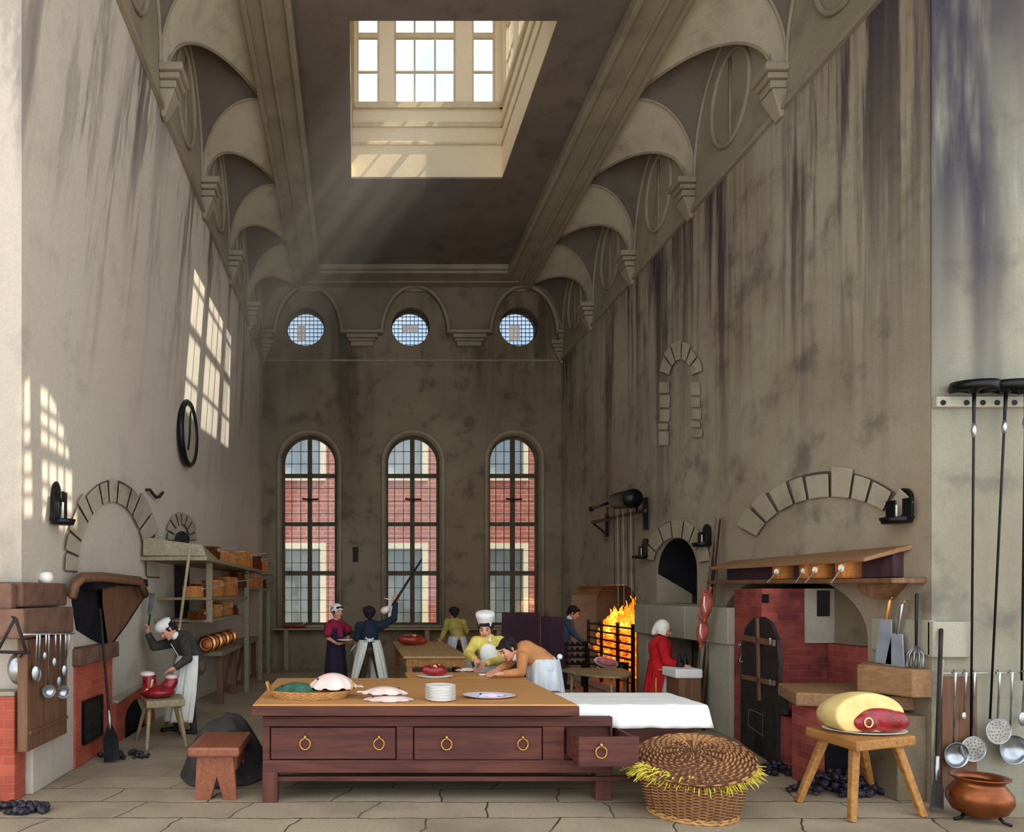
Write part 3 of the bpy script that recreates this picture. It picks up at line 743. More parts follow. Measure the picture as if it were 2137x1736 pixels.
for x0, x1 in ((BX0,-0.70), (0.335,0.47), (1.53,1.705), (2.085,BX1)): body.box(x0, x1, B0, B0+0.059, 0.346, 0.619)
body.box(BX0, BX1, B0, B0+0.059, 0.62, 0.70); body.box(BX0, BX1, B0, B0+0.059, 0.24, 0.345)
body.build('carcass', 'wood_table', parent=tb, bevel=0.006)
MB().box(BX0+0.02, BX1+0.3, B0+0.02, B0+0.09, 0.165, 0.205).build('lower_rail', 'wood_table', parent=tb, bevel=0.006)
MB().box(BX0+0.05, TX1-0.05, B0+0.05, B1, 0.70, 0.736).build('top_frame', 'wood_table', parent=tb)
for x, y in ((BX0,B0-0.01),(BX0,B1-0.13),(1.98,B1-0.13),(1.98,B0+0.05)):
    MB().box(x, x+0.125, y, y+0.13, 0, 0.25 if y < 6 else 0.7).build('leg', 'wood_table_y', parent=tb, bevel=0.006)
def ring_pull(par, x, y, z, s=1.0):
    m = MB(); pts = [(x+0.042*s*cos(2*pi*k/20), y-0.022, z-0.045*s+0.045*s*sin(2*pi*k/20)) for k in range(20)]
    m.tube(pts, 0.0065, 8, closed=True); o = m.build('drawer_ring', 'brass', parent=par, smooth=True); ORG[o.name] = ORG[par.name]
    MB().tube([(x, y, z+0.02), (x, y-0.03, z+0.012), (x, y-0.03, z-0.004)], [0.016, 0.012, 0.008], 8).build('rosette', 'brass', parent=par, smooth=True)
def drawer(x0, x1, z0, z1, y, rings, depth=0.5, open_=False):
    m = MB(); m.box(x0, x1, y, y+0.03, z0, z1)
    if open_: m.box(x0+.01, x0+.03, y+.03, y+depth, z0+.01, z1-.01); m.box(x1-.03, x1-.01, y+.03, y+depth, z0+.01, z1-.01); m.box(x0+.03, x1-.03, y+.03, y+depth, z0+.01, z0+.025)
    o = m.build('drawer', 'wood_table', parent=tb, bevel=0.006)
    for x in rings: ring_pull(o, x, y, (z0+z1)/2+0.045)
drawer(-0.69, 0.325, 0.355, 0.61, B0-0.008, (-0.41, 0.19)); drawer(0.48, 1.52, 0.35, 0.61, B0-0.008, (0.74, 1.36))
drawer(1.715, 2.18, 0.375, 0.605, 5.52, (1.88,), 0.5, True)
# side leaf under the white cloth
MB().box(1.80, 2.90, 6.02, 6.72, 0.70, 0.765).build('side_leaf', 'wood_table', parent=tb)
MB().box(2.11, 2.86, 6.07, 6.13, 0.40, 0.70).build('leaf_apron', 'wood_table', parent=tb)
for y in (6.12, 6.6): MB().box(2.78, 2.86, y, y+0.08, 0, 0.70).build('leg', 'wood_table_y', parent=tb)
def cloth(u, v):
    X0, X1, Y0, Y1, zt = 1.815, 2.93, 5.985, 6.76, 0.775
    f = 0.012*sin(u*23)+0.008*sin(u*41+1)
    if v < 0.25:
        k = v/0.25; y = Y0-0.012-f*(1-k)-0.012*(1-k); z = zt-0.185*(1-k)-0.004*sin(u*19)*(1-k)
        return (X0+(X1-X0+0.05*(1-k))*u, y, z)
    k = (v-0.25)/0.75; xs = X0+(X1-X0)*u
    return (xs, Y0+(Y1-Y0)*k, zt+0.006*max(0, sin(u*19))*(1-k)+0.004*abs(sin(k*9)))
m = MB().grid(cloth, 60, 24)
def clothside(u, v):
    k = 1-v; y = 5.985+0.775*u; return (2.93+0.03*k+0.012*k*sin(u*17), y-0.02*k*(1-u), 0.775-0.17*k)
m.grid(clothside, 30, 6)
o = m.build('white_cloth', 'white_cloth', smooth=True, merge=True); tag(o, 'white linen cloth draped over the right-hand end of the great table', 'tablecloth')
s = o.modifiers.new('t', 'SOLIDIFY'); s.thickness = 0.004
# work table behind the great table, and the far table
def ftable(name, lab, x0, x1, y0, y1, zt, th, leg, mt='wood_top2', ml='wood_yellow', xs=None):
    t = thing(name, lab, 'table', ((x0+x1)/2, (y0+y1)/2, 0))
    MB().box(x0, x1, y0, y1, zt-0.035, zt).build('tabletop', mt, parent=t, bevel=0.008)
    MB().box(x0+.04, x1-.04, y0+.03, y1-.04, zt-0.035-th, zt-0.035).build('apron_frame', ml, parent=t, bevel=0.004)
    for x in (x0+.05, x1-.05-leg):
        for y in (y0+.04, y1-.05-leg): MB().box(x, x+leg, y, y+leg, 0, zt-0.035-th).build('leg', ml, parent=t, bevel=0.004)
    return t
ftable('work_table', 'plain work table against the rear of the great table where the two cooks prepare food', 0.56, 1.80, 7.58, 8.12, 0.82, 0.09, 0.07, 'wood_top')
ftable('work_table', 'pale wooden table in the middle distance with the big red joint on it', 0.68, 1.62, 10.2, 13.4, 0.82, 0.12, 0.08)
# bench under the back windows
bb = thing('wall_bench', 'long plain counter under the arched windows along the back wall', 'counter', (0.5, 16, 0))
MB().box(-1.85, 4.0, 16.02, 16.38, 0.90, 0.94).build('benchtop', 'wood_grey', parent=bb, bevel=0.006)
for x in (-1.55, 0.0, 1.6, 3.2): MB().box(x-0.05, x+0.05, 16.05, 16.13, 0, 0.90).build('leg', 'wood_grey', parent=bb)
# folding screen by the fire
sc_ = thing('folding_screen', 'tall dark purple-brown folding screen between the cooks and the fire', 'screen', (2.7, 11, 0))
def panel(pa, pb, d1, d2, zt1, zt2):
    a = PY(pa, 1300, d1); b = PY(pb, 1300, d2)
    m = MB().hexa([(a.x,a.y,0.03),(b.x,b.y,0.03),(b.x,b.y+.03,0.03),(a.x,a.y+.03,0.03)], [(a.x,a.y,zt1),(b.x,b.y,zt2),(b.x,b.y+.03,zt2),(a.x,a.y+.03,zt1)])
    pn = m.build('screen_panel', 'wood_screen', parent=sc_, bevel=0.006)
    for t in (0.12, 0.88):
        q = a.lerp(b, t); MB().box(q.x-.02, q.x+.02, q.y-.02, q.y+.06, 0, 0.05).build('foot', 'wood_screen', parent=pn)
panel(1048, 1127, 10.6, 11.2, 1.43, 1.41); panel(1130, 1178, 11.15, 10.7, 1.36, 1.36)
# demilune table
h = thing('half_round_table', 'pale half-round table on thin legs before the fireplace', 'table', PY(1245, 1500, 10.1))
c = PY(1243, 1415, 10.6); m = MB()
outl = [(c.x+0.50*cos(pi+pi*k/20), c.y+0.35+1.15*sin(pi+pi*k/20)) for k in range(21)]
m.prism(outl, lambda p: (p[0],p[1],0.58), lambda p: (p[0],p[1],0.55)); m.build('tabletop', 'wood_pale', parent=h, bevel=0.006)
for k in (3, 10, 17): q = outl[k]; MB().cap((c.x+(q[0]-c.x)*.85, c.y+.3+(q[1]-c.y-.3)*.85, .55), .025, (c.x+(q[0]-c.x)*.9, c.y+.3+(q[1]-c.y-.3)*.9, .02), .018, 8).build('leg', 'wood_pale', parent=h, smooth=True)
# plank seat and sacking, lower left
st = thing('plank_stool', 'low reddish plank stool with a notched end board at lower left', 'stool', (-1.15, 6.2, 0))
MB().box(-1.37, -0.95, 5.86, 6.55, 0.37, 0.45).build('seat', 'wood_stool', parent=st, bevel=0.018)
for y in (5.93, 6.42):
    pl = [(-1.33,0),(-1.20,0),(-1.145,0.19),(-1.09,0),(-0.98,0),(-1.01,0.37),(-1.31,0.37)]
    MB().prism(pl, lambda p: (p[0],y,p[1]), lambda p: (p[0],y+0.06,p[1])).build('end_board', 'wood_stool', parent=st, bevel=0.006)
MB().box(-1.03, -0.99, 5.99, 6.42, 0.24, 0.37).build('side_rail', 'wood_stool', parent=st)
def sackf(u, v):
    a = 2*pi*u; r = v; n_ = noise.noise(V((cos(a)*1.5*v, sin(a)*1.5*v, 3)))*0.12
    hgt = 0.50*(1-v**2.6)+n_*(1-v*0.6)+0.05*sin(a*5)*v*(1-v)
    return (-1.22+0.42*r*cos(a)*(1+0.10*sin(3*a)), 6.72+0.46*r*sin(a), max(0.012, hgt+0.05*(1-v)))
o = MB().grid(sackf, 48, 16).build('sacking', 'sack', smooth=True, merge=True)
tag(o, 'dark heap of sacking thrown over the far end of the low plank stool', 'sack')
# three-legged slab stool with the ham
sl_ = thing('slab_stool', 'yellow oak slab stool on splayed legs holding the big ham at right', 'stool', (4.0, 5.8, 0))
cs = [(3.71,5.93),(3.71,5.32),(4.33,5.55),(4.28,6.12)]
MB().hexa([(x,y,0.53) for x,y in cs], [(x,y,0.61) for x,y in cs]).build('seat', 'wood_yellow', parent=sl_, bevel=0.014)
for (x0,y0),(x1,y1) in (((3.80,5.82),(3.62,5.88)), ((3.79,5.46),(3.70,5.36)), ((4.22,5.62),(4.33,5.48)), ((4.2,5.99),(4.42,6.15))):
    MB().bar((x0,y0,0.54),(x1,y1,0.0),0.06,0.06,(0,1,0),0.05,0.05).build('leg', 'wood_yellow', parent=sl_, bevel=0.01)
def plate(name, lab, c, r, mat='china', grp=None, asp=1.0, cat='plate', h=0.022):
    pr = [(0,0.003),(r*.55,0.003),(r*.62,0),(r*.66,0.002),(r,h),(r,h+.004),(r*.95,h+.002),(r*.64,0.009),(0,0.009)]
    mt = Matrix.Diagonal((1, asp, 1)).to_4x4()
    o = MB().lathe(pr, c, mt, 36).build(name, mat, loc=c, smooth=True); return tag(o, lab, cat, grp) if lab else o
plate('oval_dish', 'white oval dish under the ham on the slab stool', (4.03,5.70,0.612), 0.30, asp=0.78, cat='dish')
hm = thing('ham_joint', 'large round of beef with yellow fat and dark red cut face on the slab stool', 'meat', (4.0,5.72,0.635))
m = MB(); rot = Matrix.Rotation(radians(-14), 4, 'Y')
rg = []
for i in range(15):
    t = i/14; y = 6.02-0.50*t; k = sin(pi*min(1, 0.12+t*0.80)*0.62)**0.6; 
    rg.append([(3.98-0.02*t+0.27*k*cos(a)*(1.0 if cos(a) > 0 else 1.0), y, 0.640+max(0.0, 0.125*k+0.175*k*sin(a)) ) for a in [2*pi*j/32 for j in range(32)]])
m.rings(rg); m.build('fat_cover', 'fat', parent=hm, remesh=0.012, smit=6)
m = MB(); mt = Matrix.Rotation(radians(8), 4, 'Y')
m.ball((4.06,5.55,0.735), (0.215,0.075,0.098), mt, 28, 14); m.ball((3.93,5.53,0.715), (0.11,0.06,0.075)); m.ball((4.15,5.54,0.73), (0.11,0.065,0.08))
m.build('cut_face', 'meat', parent=hm, remesh=0.010, smit=3)
MB().tube([(3.90+0.03*cos(a), 5.462, 0.725+0.035*sin(a)) for a in [2*pi*k/16 for k in range(16)]], 0.006, 6, closed=True).build('marrow_ring', 'fat', parent=hm, smooth=True)
# wicker hamper with straw and tilted lid
HX, HY, HR = 2.61, 5.58, 0.355
hb = thing('wicker_hamper', 'round wicker hamper stuffed with yellow straw, tilted lid on top', 'basket', (HX, HY, 0))
def bask(u, v):
    a = 2*pi*u; rows = 26; r = HR*(0.86+0.20*v**0.8)
    w = 0.010*sin(a*22)*(1 if int(v*rows) % 2 else -1)*abs(sin(pi*v*rows)); w += 0.012*cos(a*11)**8
    return (HX+(r+w)*cos(a), HY+(r+w)*sin(a), 0.30*v)
MB().grid(bask, 264, 104).build('basket_body', 'wicker_side', parent=hb, smooth=True, merge=True)
MB().lathe([(0,0.01),(HR*.85,0.01),(HR*.85,0.02),(0,0.02)], (HX,HY,0)).build('basket_bottom', 'wicker', parent=hb)
m = MB()
for k in range(2):
    m.tube([(HX+(HR*0.87+0.008)*cos(2*pi*j/60), HY+(HR*.87+0.008)*sin(2*pi*j/60), 0.012+0.02*k+0.006*sin(j*2.5+k*3)) for j in range(60)], 0.013, 7, closed=True)
m.build('foot_braid', 'wicker', parent=hb, smooth=True)
rnd = random.Random(11); m = MB()
for k in range(900):
    a = rnd.uniform(0, 2*pi) if k % 2 else rnd.choice((0.1,pi-.1))+rnd.gauss(0,.5); r = HR*rnd.uniform(0.92, 1.10); z = 0.30+rnd.uniform(-0.02, 0.03)+0.05*abs(cos(a))
    p = V((HX+r*cos(a), HY+r*sin(a), z)); q = p+V((cos(a)*rnd.uniform(0.03,0.13)+rnd.uniform(-.04,.04), sin(a)*rnd.uniform(0.0,0.05)+rnd.uniform(-.04,.04), rnd.uniform(-0.075,0.03)))
    mid = (p+q)/2+V((0,0,0.02)); m.tube([p, mid, q], [0.0055, 0.005, 0.002], 4)
m.lathe([(0,0.26),(HR*1.0,0.29),(HR*1.04,0.31),(HR*.9,0.335),(0,0.34)], (HX,HY,0), None, 24)
o = m.build('straw', 'straw', parent=hb); o['kind'] = 'stuff'
lt = Matrix.Rotation(radians(13), 4, 'X') @ Matrix.Rotation(radians(-7), 4, 'Y')
def lidf(u, v):
    a = 2*pi*u; rows = 17; r = (HR+0.065)*max(0.01, v)
    hgt = 0.05*(1-v*v)+0.010*sin(a*24*(1 if v > .5 else .5))*(1 if int(v*rows) % 2 else -1)*abs(sin(pi*v*rows))+0.006*abs(sin(pi*v*rows))
    return V((HX, HY-0.03, 0.435)) + lt @ V((r*cos(a), r*sin(a), hgt))
m = MB().grid(lidf, 240, 84)
m.lathe([(HR+0.065,0.0),(HR+.065,-0.02),(0,-0.02)], (HX,HY-0.03,0.435), lt, 48)
m.tube([V((HX, HY-0.03, 0.435)) + lt @ V(((HR+0.07)*cos(2*pi*k/60), (HR+0.07)*sin(2*pi*k/60), 0.0)) for k in range(60)], 0.014, 8, closed=True)
lo_ = m.build('lid', 'wicker_lid', loc=(HX,HY-0.03,0.435)); lo_.parent = hb; lo_.location = (0,-0.03,0.435)
for p_ in lo_.data.polygons: p_.use_smooth = True
# ------------------------------------------------------------------ food and crockery on the great table
ZT = 0.822
def tp(px, py): return PZ(px, py, ZT)
c = tp(648, 1455); bk = thing('oval_tray', 'oval wicker tray at the left end of the great table holding two fish', 'tray', c)
def trayf(u, v):
    a = 2*pi*u; r = 0.30+0.05*v; w = 0.006*sin(a*30)*(1 if int(v*5) % 2 else -1)*abs(sin(pi*v*5))
    return (c.x+(r+w)*cos(a), c.y+(r+w)*0.62*sin(a), ZT+0.07*v)
MB().grid(trayf, 150, 24).build('tray_side', 'wicker', parent=bk, smooth=True, merge=True)
MB().lathe([(0,.002),(.30,.002),(.30,.012),(0,.012)], (c.x,c.y,ZT), Matrix.Diagonal((1,.62,1)).to_4x4(), 40).build('tray_base', 'wicker', parent=bk)
m = MB()
for s in (-1, 1): m.tube([(c.x+s*0.345, c.y-0.06, ZT+.06),(c.x+s*0.37,c.y-.04,ZT+.13),(c.x+s*0.37,c.y+.04,ZT+.13),(c.x+s*.345,c.y+.06,ZT+.06)], 0.01, 8)
m.build('handle', 'wicker', parent=bk, smooth=True)
def fishf(cx, cy, z, rx, ry, hh, ang=0, wav=0.0, wn_=9):
    R_ = Matrix.Rotation(radians(ang), 3, 'Z')
    def f(u, v):
        a = 2*pi*u; k = 1-0.25*max(0, cos(a))**3
        x = rx*v*cos(a)*(1+0.05*sin(3*a)); y = ry*v*sin(a)*k
        z_ = hh*(1-v**2.2)+wav*sin(wn_*a)*v**4
        p = R_ @ V((x, y, z_)); return (cx+p.x, cy+p.y, z+max(0.002, p.z))
    return f
def fish(name, lab, cx, cy, z, rx, ry, hh, ang, mat, wav, tail=True, grp=None):
    t = thing(name, lab, 'fish', (cx, cy, z), grp); f = fishf(cx, cy, z, rx, ry, hh, ang, wav)
    m = MB().grid(f, 60, 14); m.lathe([(0,0),(0.9,0)], (cx,cy,z+.001), Matrix.Rotation(radians(ang),4,'Z') @ Matrix.Diagonal((rx, ry, 1)).to_4x4(), 40)
    m.build('body', mat, parent=t, smooth=True, merge=True)
    R_ = Matrix.Rotation(radians(ang), 3, 'Z')
    if tail:
        q = [(rx*.9,0),(rx*1.22,ry*.35),(rx*1.16,0),(rx*1.22,-ry*.35)]
        MB().prism(q, lambda p: V((cx,cy,z+.012))+R_ @ V((p[0],p[1],0)), lambda p: V((cx,cy,z+.02))+R_ @ V((p[0],p[1],0))).build('tail_fin', mat, parent=t)
    e = V((cx,cy,z+hh*.62))+R_ @ V((-rx*.62, -ry*.2, 0)); MB().ball(e, 0.010).build('eye', 'eye', parent=t, smooth=True)
    return t
fish('turbot', 'green backed fish lying in the left half of the wicker tray', c.x-0.12, c.y+0.03, ZT+0.055, 0.20, 0.17, 0.07, 10, 'fish_green', 0.0, False)
fish('skate', 'large pale wavy-edged skate overhanging the right of the wicker tray', c.x+0.19, c.y+0.03, ZT+0.075, 0.21, 0.16, 0.13, 5, 'fish', 0.018)
c2 = tp(806, 1460); fish('flatfish', 'pale pink flatfish lying over another, between the tray and the plate stack', c2.x-.01, c2.y+.05, ZT+.045, 0.19, 0.13, 0.06, 178, 'fish', 0.012)
fish('flatfish', 'lower of the two pale flatfish right of the wicker tray', c2.x+.02, c2.y-.02, ZT, 0.21, 0.13, 0.045, 0, 'fish', 0.006, False)
c3 = tp(919, 1462); rnd = random.Random(2)
for k in range(10):
    lab = 'topmost white plate of the tall stack on the great table' if k == 9 else 'white plate within the tall stack in the middle of the great table'
    o = plate('dinner_plate', None, (c3.x+rnd.uniform(-.003,.003), c3.y+rnd.uniform(-.003,.003), ZT+0.0125*k), 0.125, h=0.018)
    if k == 9: tag(o, lab, 'plate')
    else: tag(o, lab, 'plate', 'stacked plates under the top plate')
c4 = tp(1020, 1455); plate('oval_platter', 'pink and blue patterned oval platter right of the plate stack', (c4.x, c4.y, ZT), 0.225, 'china_pink', asp=0.72, cat='platter')
fish('fish_fillet', 'pale bluish fillet lying on the pink and blue platter', c4.x+.01, c4.y, ZT+.012, 0.14, 0.075, 0.03, 8, 'china_pink', 0.006, False)
def lump(name, lab, cx, cy, z, rx, ry, rz, mat, seed, n=9, plate_=None, extra=None):
    t = thing(name, lab, 'meat', (cx, cy, z)); rnd = random.Random(seed); m = MB()
    m.ball((cx,cy,z+rz*.8), (rx*.8, ry*.8, rz*.8))
    for k in range(n):
        a = rnd.uniform(0, 2*pi); q = rnd.uniform(.2,.65); m.ball((cx+rx*q*cos(a), cy+ry*q*sin(a), z+rz*rnd.uniform(.5,1.0)), (rx*rnd.uniform(.25,.45), ry*rnd.uniform(.3,.5), rz*rnd.uniform(.4,.6)))
    m.v = [V((p.x,p.y,max(p.z,z+.002))) for p in m.v]
    m.build('joint', mat, parent=t, remesh=0.012, smit=3)
    if extra: 
        m = MB(); 
        for k in range(extra):
            a = rnd.uniform(0, 2*pi); b = a+rnd.uniform(.3,.9); q = rnd.uniform(.3,.7); m.tube([(cx+rx*q*cos(a+(b-a)*j/5), cy+ry*q*sin(a+(b-a)*j/5), z+rz*(1.25+.25*sin(j))) for j in range(6)], rz*.11, 6)
        m.build('fat_trim', 'fat', parent=t, smooth=True)
    return t
c5 = tp(908, 1414); plate('oval_dish', 'white dish under the dark red joint behind the plate stack', (c5.x, c5.y, ZT), 0.19, asp=.6, cat='dish')
lump('beef_joint', 'dark red raw joint on a white dish behind the plate stack', c5.x, c5.y, ZT+.012, .155, .09, .085, 'meat', 3, 10, extra=3)
c6 = PZ(857, 1346, .822); lump('beef_joint', 'large orange red joint on the far pale table', c6.x, c6.y, .822, .29, .19, .12, 'meat_orange', 5, 10, extra=2)
c7 = PZ(975, 1398, .823); t = fish('flat_fillet', 'small pinkish fish under the knife of the cook in the tall hat', c7.x, c7.y-.05, .822, .15, .07, .035, 12, 'fish', 0.006)
t['category'] = 'fish'
c8 = PZ(1015, 1409, .822); o = MB().box(c8.x-.08, c8.x+.05, c8.y-.03, c8.y+.04, .823, .835).build('folded_paper', 'white_cloth', bevel=.004); tag(o, 'small folded white paper under the hands of the stooping cook', 'paper')
d = thing('red_dish', 'shallow red dish with a spoon on the sill of the left arched window', 'dish', (-1.3,16.25,0.942))
q = PY(614, 1303, 16.22); MB().lathe([(0,.0),(.2,.0),(.29,.05),(.29,.06),(.2,.015),(0,.015)], (q.x,q.y,.945), Matrix.Diagonal((1,.5,1)).to_4x4(), 30).build('bowl', 'meat_orange', parent=d, smooth=True)
MB().tube([(q.x+.1,q.y,.99),(q.x+.33,q.y-.02,1.09)], .012, 6).build('spoon', 'tin', parent=d, smooth=True)
# ------------------------------------------------------------------ copper
def pan_proto(mat='copper'):
    r = thing('copper_pan', 'x', 'pan')
    MB().lathe([(0,0),(.94,0),(1,.05),(1,.98),(1.04,1.0),(1.04,1.04),(.98,1.04),(.94,.1),(0,.06)], (0,0,0), None, 28).build('pan_body', mat, parent=r, smooth=True)
    h = MB().bar((.98,0,.8),(2.5,0,.92),.13,.05,(0,0,1),.10,.05).build('handle', 'tin', parent=r, bevel=.02)
    MB().prism(circ(0,0,.16,12), lambda p: (1.01,p[0],.78+p[1]), lambda p: (1.06,p[0],.78+p[1])).build('rivet_plate', 'tin', parent=r)
    return r
protos = {}
def pan_droop():
    r = thing('copper_pan', 'x', 'pan')
    MB().lathe([(0,0),(.94,0),(1,.05),(1,.98),(1.04,1.0),(1.04,1.04),(.98,1.04),(.94,.1),(0,.06)], (0,0,0), None, 28).build('pan_body', 'copper', parent=r, smooth=True)
    MB().bar((1.0,0,.5),(2.3,0,-.25),.13,.05,(0,0,1),.10,.05).build('handle', 'tin', parent=r, bevel=.02)
    MB().prism(circ(0,0,.24,14), lambda p: (1.01,p[0],.52+p[1]*.8), lambda p: (1.08,p[0],.52+p[1]*.8)).build('rivet_plate', 'china', parent=r); return r
def pan(x, y, z, r, h, ang, lab, grp, mat='copper', hl=1.0):
    if mat == 'droop' and mat not in protos: protos[mat] = p = pan_droop(); p.location = (x, y, z); p.scale = (r, r, h); p.rotation_euler = (0,0,radians(ang)); p['label'] = lab; p['group'] = grp; return p
    if mat not in protos: p = protos[mat] = pan_proto(mat)
    else: p = copy_tree(protos[mat])
    p.location = (x, y, z); p.scale = (r, r, h); p.rotation_euler = (0,0,radians(ang)); p['label'] = lab; p['group'] = grp; return p
# ------------------------------------------------------------------ left dresser
dr = thing('pan_dresser', 'pale open dresser of shelves along the left wall filled with copper pans', 'shelves', (-2.3, 12.5, 0))
def shelf(z, xf, d0, d1, th=.035):
    MB().hexa([(XW(d0,z)-.02,d0,z-th),(xf,d0,z-th),(xf,d1,z-th),(XW(d1,z)-.02,d1,z-th)], [(XW(d0,z)-.02,d0,z),(xf,d0,z),(xf,d1,z),(XW(d1,z)-.02,d1,z)]).build('shelf', 'wood_grey', parent=dr, bevel=.004)
shelf(2.16, -1.80, 8.7, 15.6, .05); shelf(1.66, -1.88, 9.4, 12.5); shelf(1.82, -1.86, 12.6, 15.6); shelf(1.37, -1.90, 9.4, 12.1)
MB().hexa([(-2.56,8.65,2.165),(-1.82,8.75,2.165),(-1.82,9.5,2.165),(-2.52,9.5,2.165)], [(-2.56,8.65,2.39),(-1.86,8.75,2.30),(-1.86,9.5,2.20),(-2.52,9.5,2.37)]).build('box_cornice', 'wood_grey', parent=dr, bevel=.006)
for d_, x_, z0, z1 in ((9.45,-1.92,1.33,2.12),(12.55,-1.90,0,2.12),(14.2,-1.88,0,1.8),(15.5,-1.88,0,1.8)):
    MB().box(x_-.04, x_+.04, d_-.03, d_+.03, z0, z1).build('upright', 'wood_grey', parent=dr, bevel=.004)
G = 'copper pans on the left dresser'
def on(px, z, xf, r, h, lab, mat='copper', ang=-20):
    d_ = (xf-r*.5)*F/(px-CX); r = min(r, (xf-XW(d_, z)-.04)/2.1); pan(xf-r-.02, d_, z, r, h, ang, lab, G, mat)
on(447, 2.162, -1.81, .20, .17, 'copper pan nearest the viewer on the top shelf of the left dresser', 'copper_dark'); on(472, 2.162, -1.81, .13, .15, 'small copper pan second from the near end of the top shelf')
on(491, 2.162, -1.81, .11, .14, 'short copper pan third along the top shelf of the left dresser'); on(517, 2.162, -1.81, .20, .28, 'tallest copper pot on the top shelf of the left dresser')
on(541, 2.162, -1.81, .17, .27, 'deep copper pot before the last on the top shelf', 'copper_dark'); on(553, 2.162, -1.81, .14, .25, 'farthest copper pot on the top shelf of the left dresser')
on(417, 1.662, -1.89, .13, .13, 'small near copper pan on the left end of the second shelf'); on(434, 1.662, -1.89, .14, .17, 'dark copper pan second along the second shelf', 'copper_dark')
on(458, 1.662, -1.89, .15, .23, 'copper pan in the middle of the second shelf'); on(486, 1.662, -1.89, .19, .30, 'tall bright copper pot at the far end of the second shelf')
on(508, 1.822, -1.87, .15, .24, 'dark copper pot at the near end of the far raised shelf', 'copper_dark'); on(527, 1.822, -1.87, .17, .30, 'bright tall copper pot on the far raised shelf')
on(543, 1.822, -1.87, .13, .22, 'small copper pot third along the far raised shelf'); on(554, 1.822, -1.87, .12, .20, 'last small copper pot on the far raised shelf', 'copper_dark')
on(424, 1.372, -1.91, .12, .11, 'low dark copper pan at the near end of the lowest pan shelf', 'copper_dark'); on(440, 1.372, -1.91, .10, .12, 'small copper pan second along the lowest pan shelf')
on(458, 1.372, -1.91, .13, .17, 'copper pan in the middle of the lowest pan shelf'); on(478, 1.372, -1.91, .16, .20, 'large copper pan fourth along the lowest pan shelf'); on(492, 1.372, -1.91, .12, .16, 'last copper pan on the lowest pan shelf', 'copper_dark')
ct = thing('side_counter', 'pale side counter below the left dresser with a row of copper moulds on it', 'counter', (-2.3, 13, 0))
MB().hexa([(XW(10.9,.8)-.02,10.9,.76),(-2.02,10.9,.76),(-1.98,14.9,.76),(XW(14.9,.8)-.02,14.9,.76)], [(XW(10.9,.8)-.02,10.9,.83),(-2.02,10.9,.83),(-1.98,14.9,.83),(XW(14.9,.8)-.02,14.9,.83)]).build('countertop', 'wood_grey', parent=ct, bevel=.006)
for d_ in (11.1, 12.3, 13.4, 14.7): MB().box(-2.14, -2.05, d_, d_+.09, 0, .76).build('leg', 'wood_brown', parent=ct)
MB().bar((-2.1,11.2,.08),(-2.1,12.3,.74),.05,.05).build('brace', 'wood_brown', parent=ct); MB().bar((-2.1,12.4,.08),(-2.1,13.4,.74),.05,.05).build('brace', 'wood_brown', parent=ct)
for k in range(8):
    p = PX(428+k*7.5, 1322-k*1.5, -2.22); m = MB(); mt = Matrix.Rotation(radians(35), 4, 'Z') @ Matrix.Rotation(radians(80), 4, 'X')
    z_ = .832
    m.lathe([(0,0),(.11,0),(.128,.012),(.12,.035),(.085,.06),(.07,.045),(.05,.045),(0,.04)], (p.x, p.y, z_+.126), mt, 28)
    o = m.build('copper_mould', 'copper' if k % 2 else 'copper_dark', smooth=True)
    lab = {0:'nearest round copper mould leaning in the row on the side counter', 7:'farthest round copper mould of the row on the side counter'}.get(k)
    if lab: tag(o, lab, 'mould', 'copper moulds on the side counter')
    else: tag(o, 'round copper mould within the leaning row on the side counter', 'mould', 'inner copper moulds of the row')
def pole(name, lab, cat, a, b, r=.018, mat='wood_brown'):
    o = MB().cap(a, r, b, r*.9, 8).build(name, mat, smooth=True); return tag(o, lab, cat)
pole('long_pole', 'long pale pole leaning behind the cook with the cleaver', 'pole', PY(396,1148,8.55), V((PY(348,1400,9.3).x, 9.3, 0.02)), .02, 'wood_pale')
# clock, hook, sconces
p = LW(387, 905); ck = thing('wall_clock', 'round black rimmed clock high on the left wall', 'clock', p)
mt = Matrix.Rotation(radians(90), 4, 'Y'); 
MB().lathe([(.40,0),(.46,0),(.47,.05),(.44,.085),(.40,.07)], p+V((.0,0,0)), mt, 48).build('rim', 'iron', parent=ck, smooth=True)
MB().lathe([(0,.02),(.42,.02),(.42,.05),(0,.05)], p, mt, 40).build('dial', 'clock_face', parent=ck)
m = MB(); q = p+V((.065,0,0)); m.bar(q+V((0,-.02,-.04)), q+V((0,.05,.33)), .03, .012, (1,0,0)); m.bar(q+V((0,.02,.04)), q+V((0,-.10,-.24)), .04, .012, (1,0,0)); m.build('clock_hands', 'iron', parent=ck)
p = LW(322, 1030, .03); o = MB().tube([LW(306,1022,.03),LW(313,1022,.05),LW(319,1030,.05),LW(326,1038,.05),LW(333,1036,.05),LW(340,1028,.03)], .018, 8).build('iron_hook', 'iron_dull', smooth=True); tag(o, 'small twisted iron hook on the left wall beside the stone arch', 'hook')
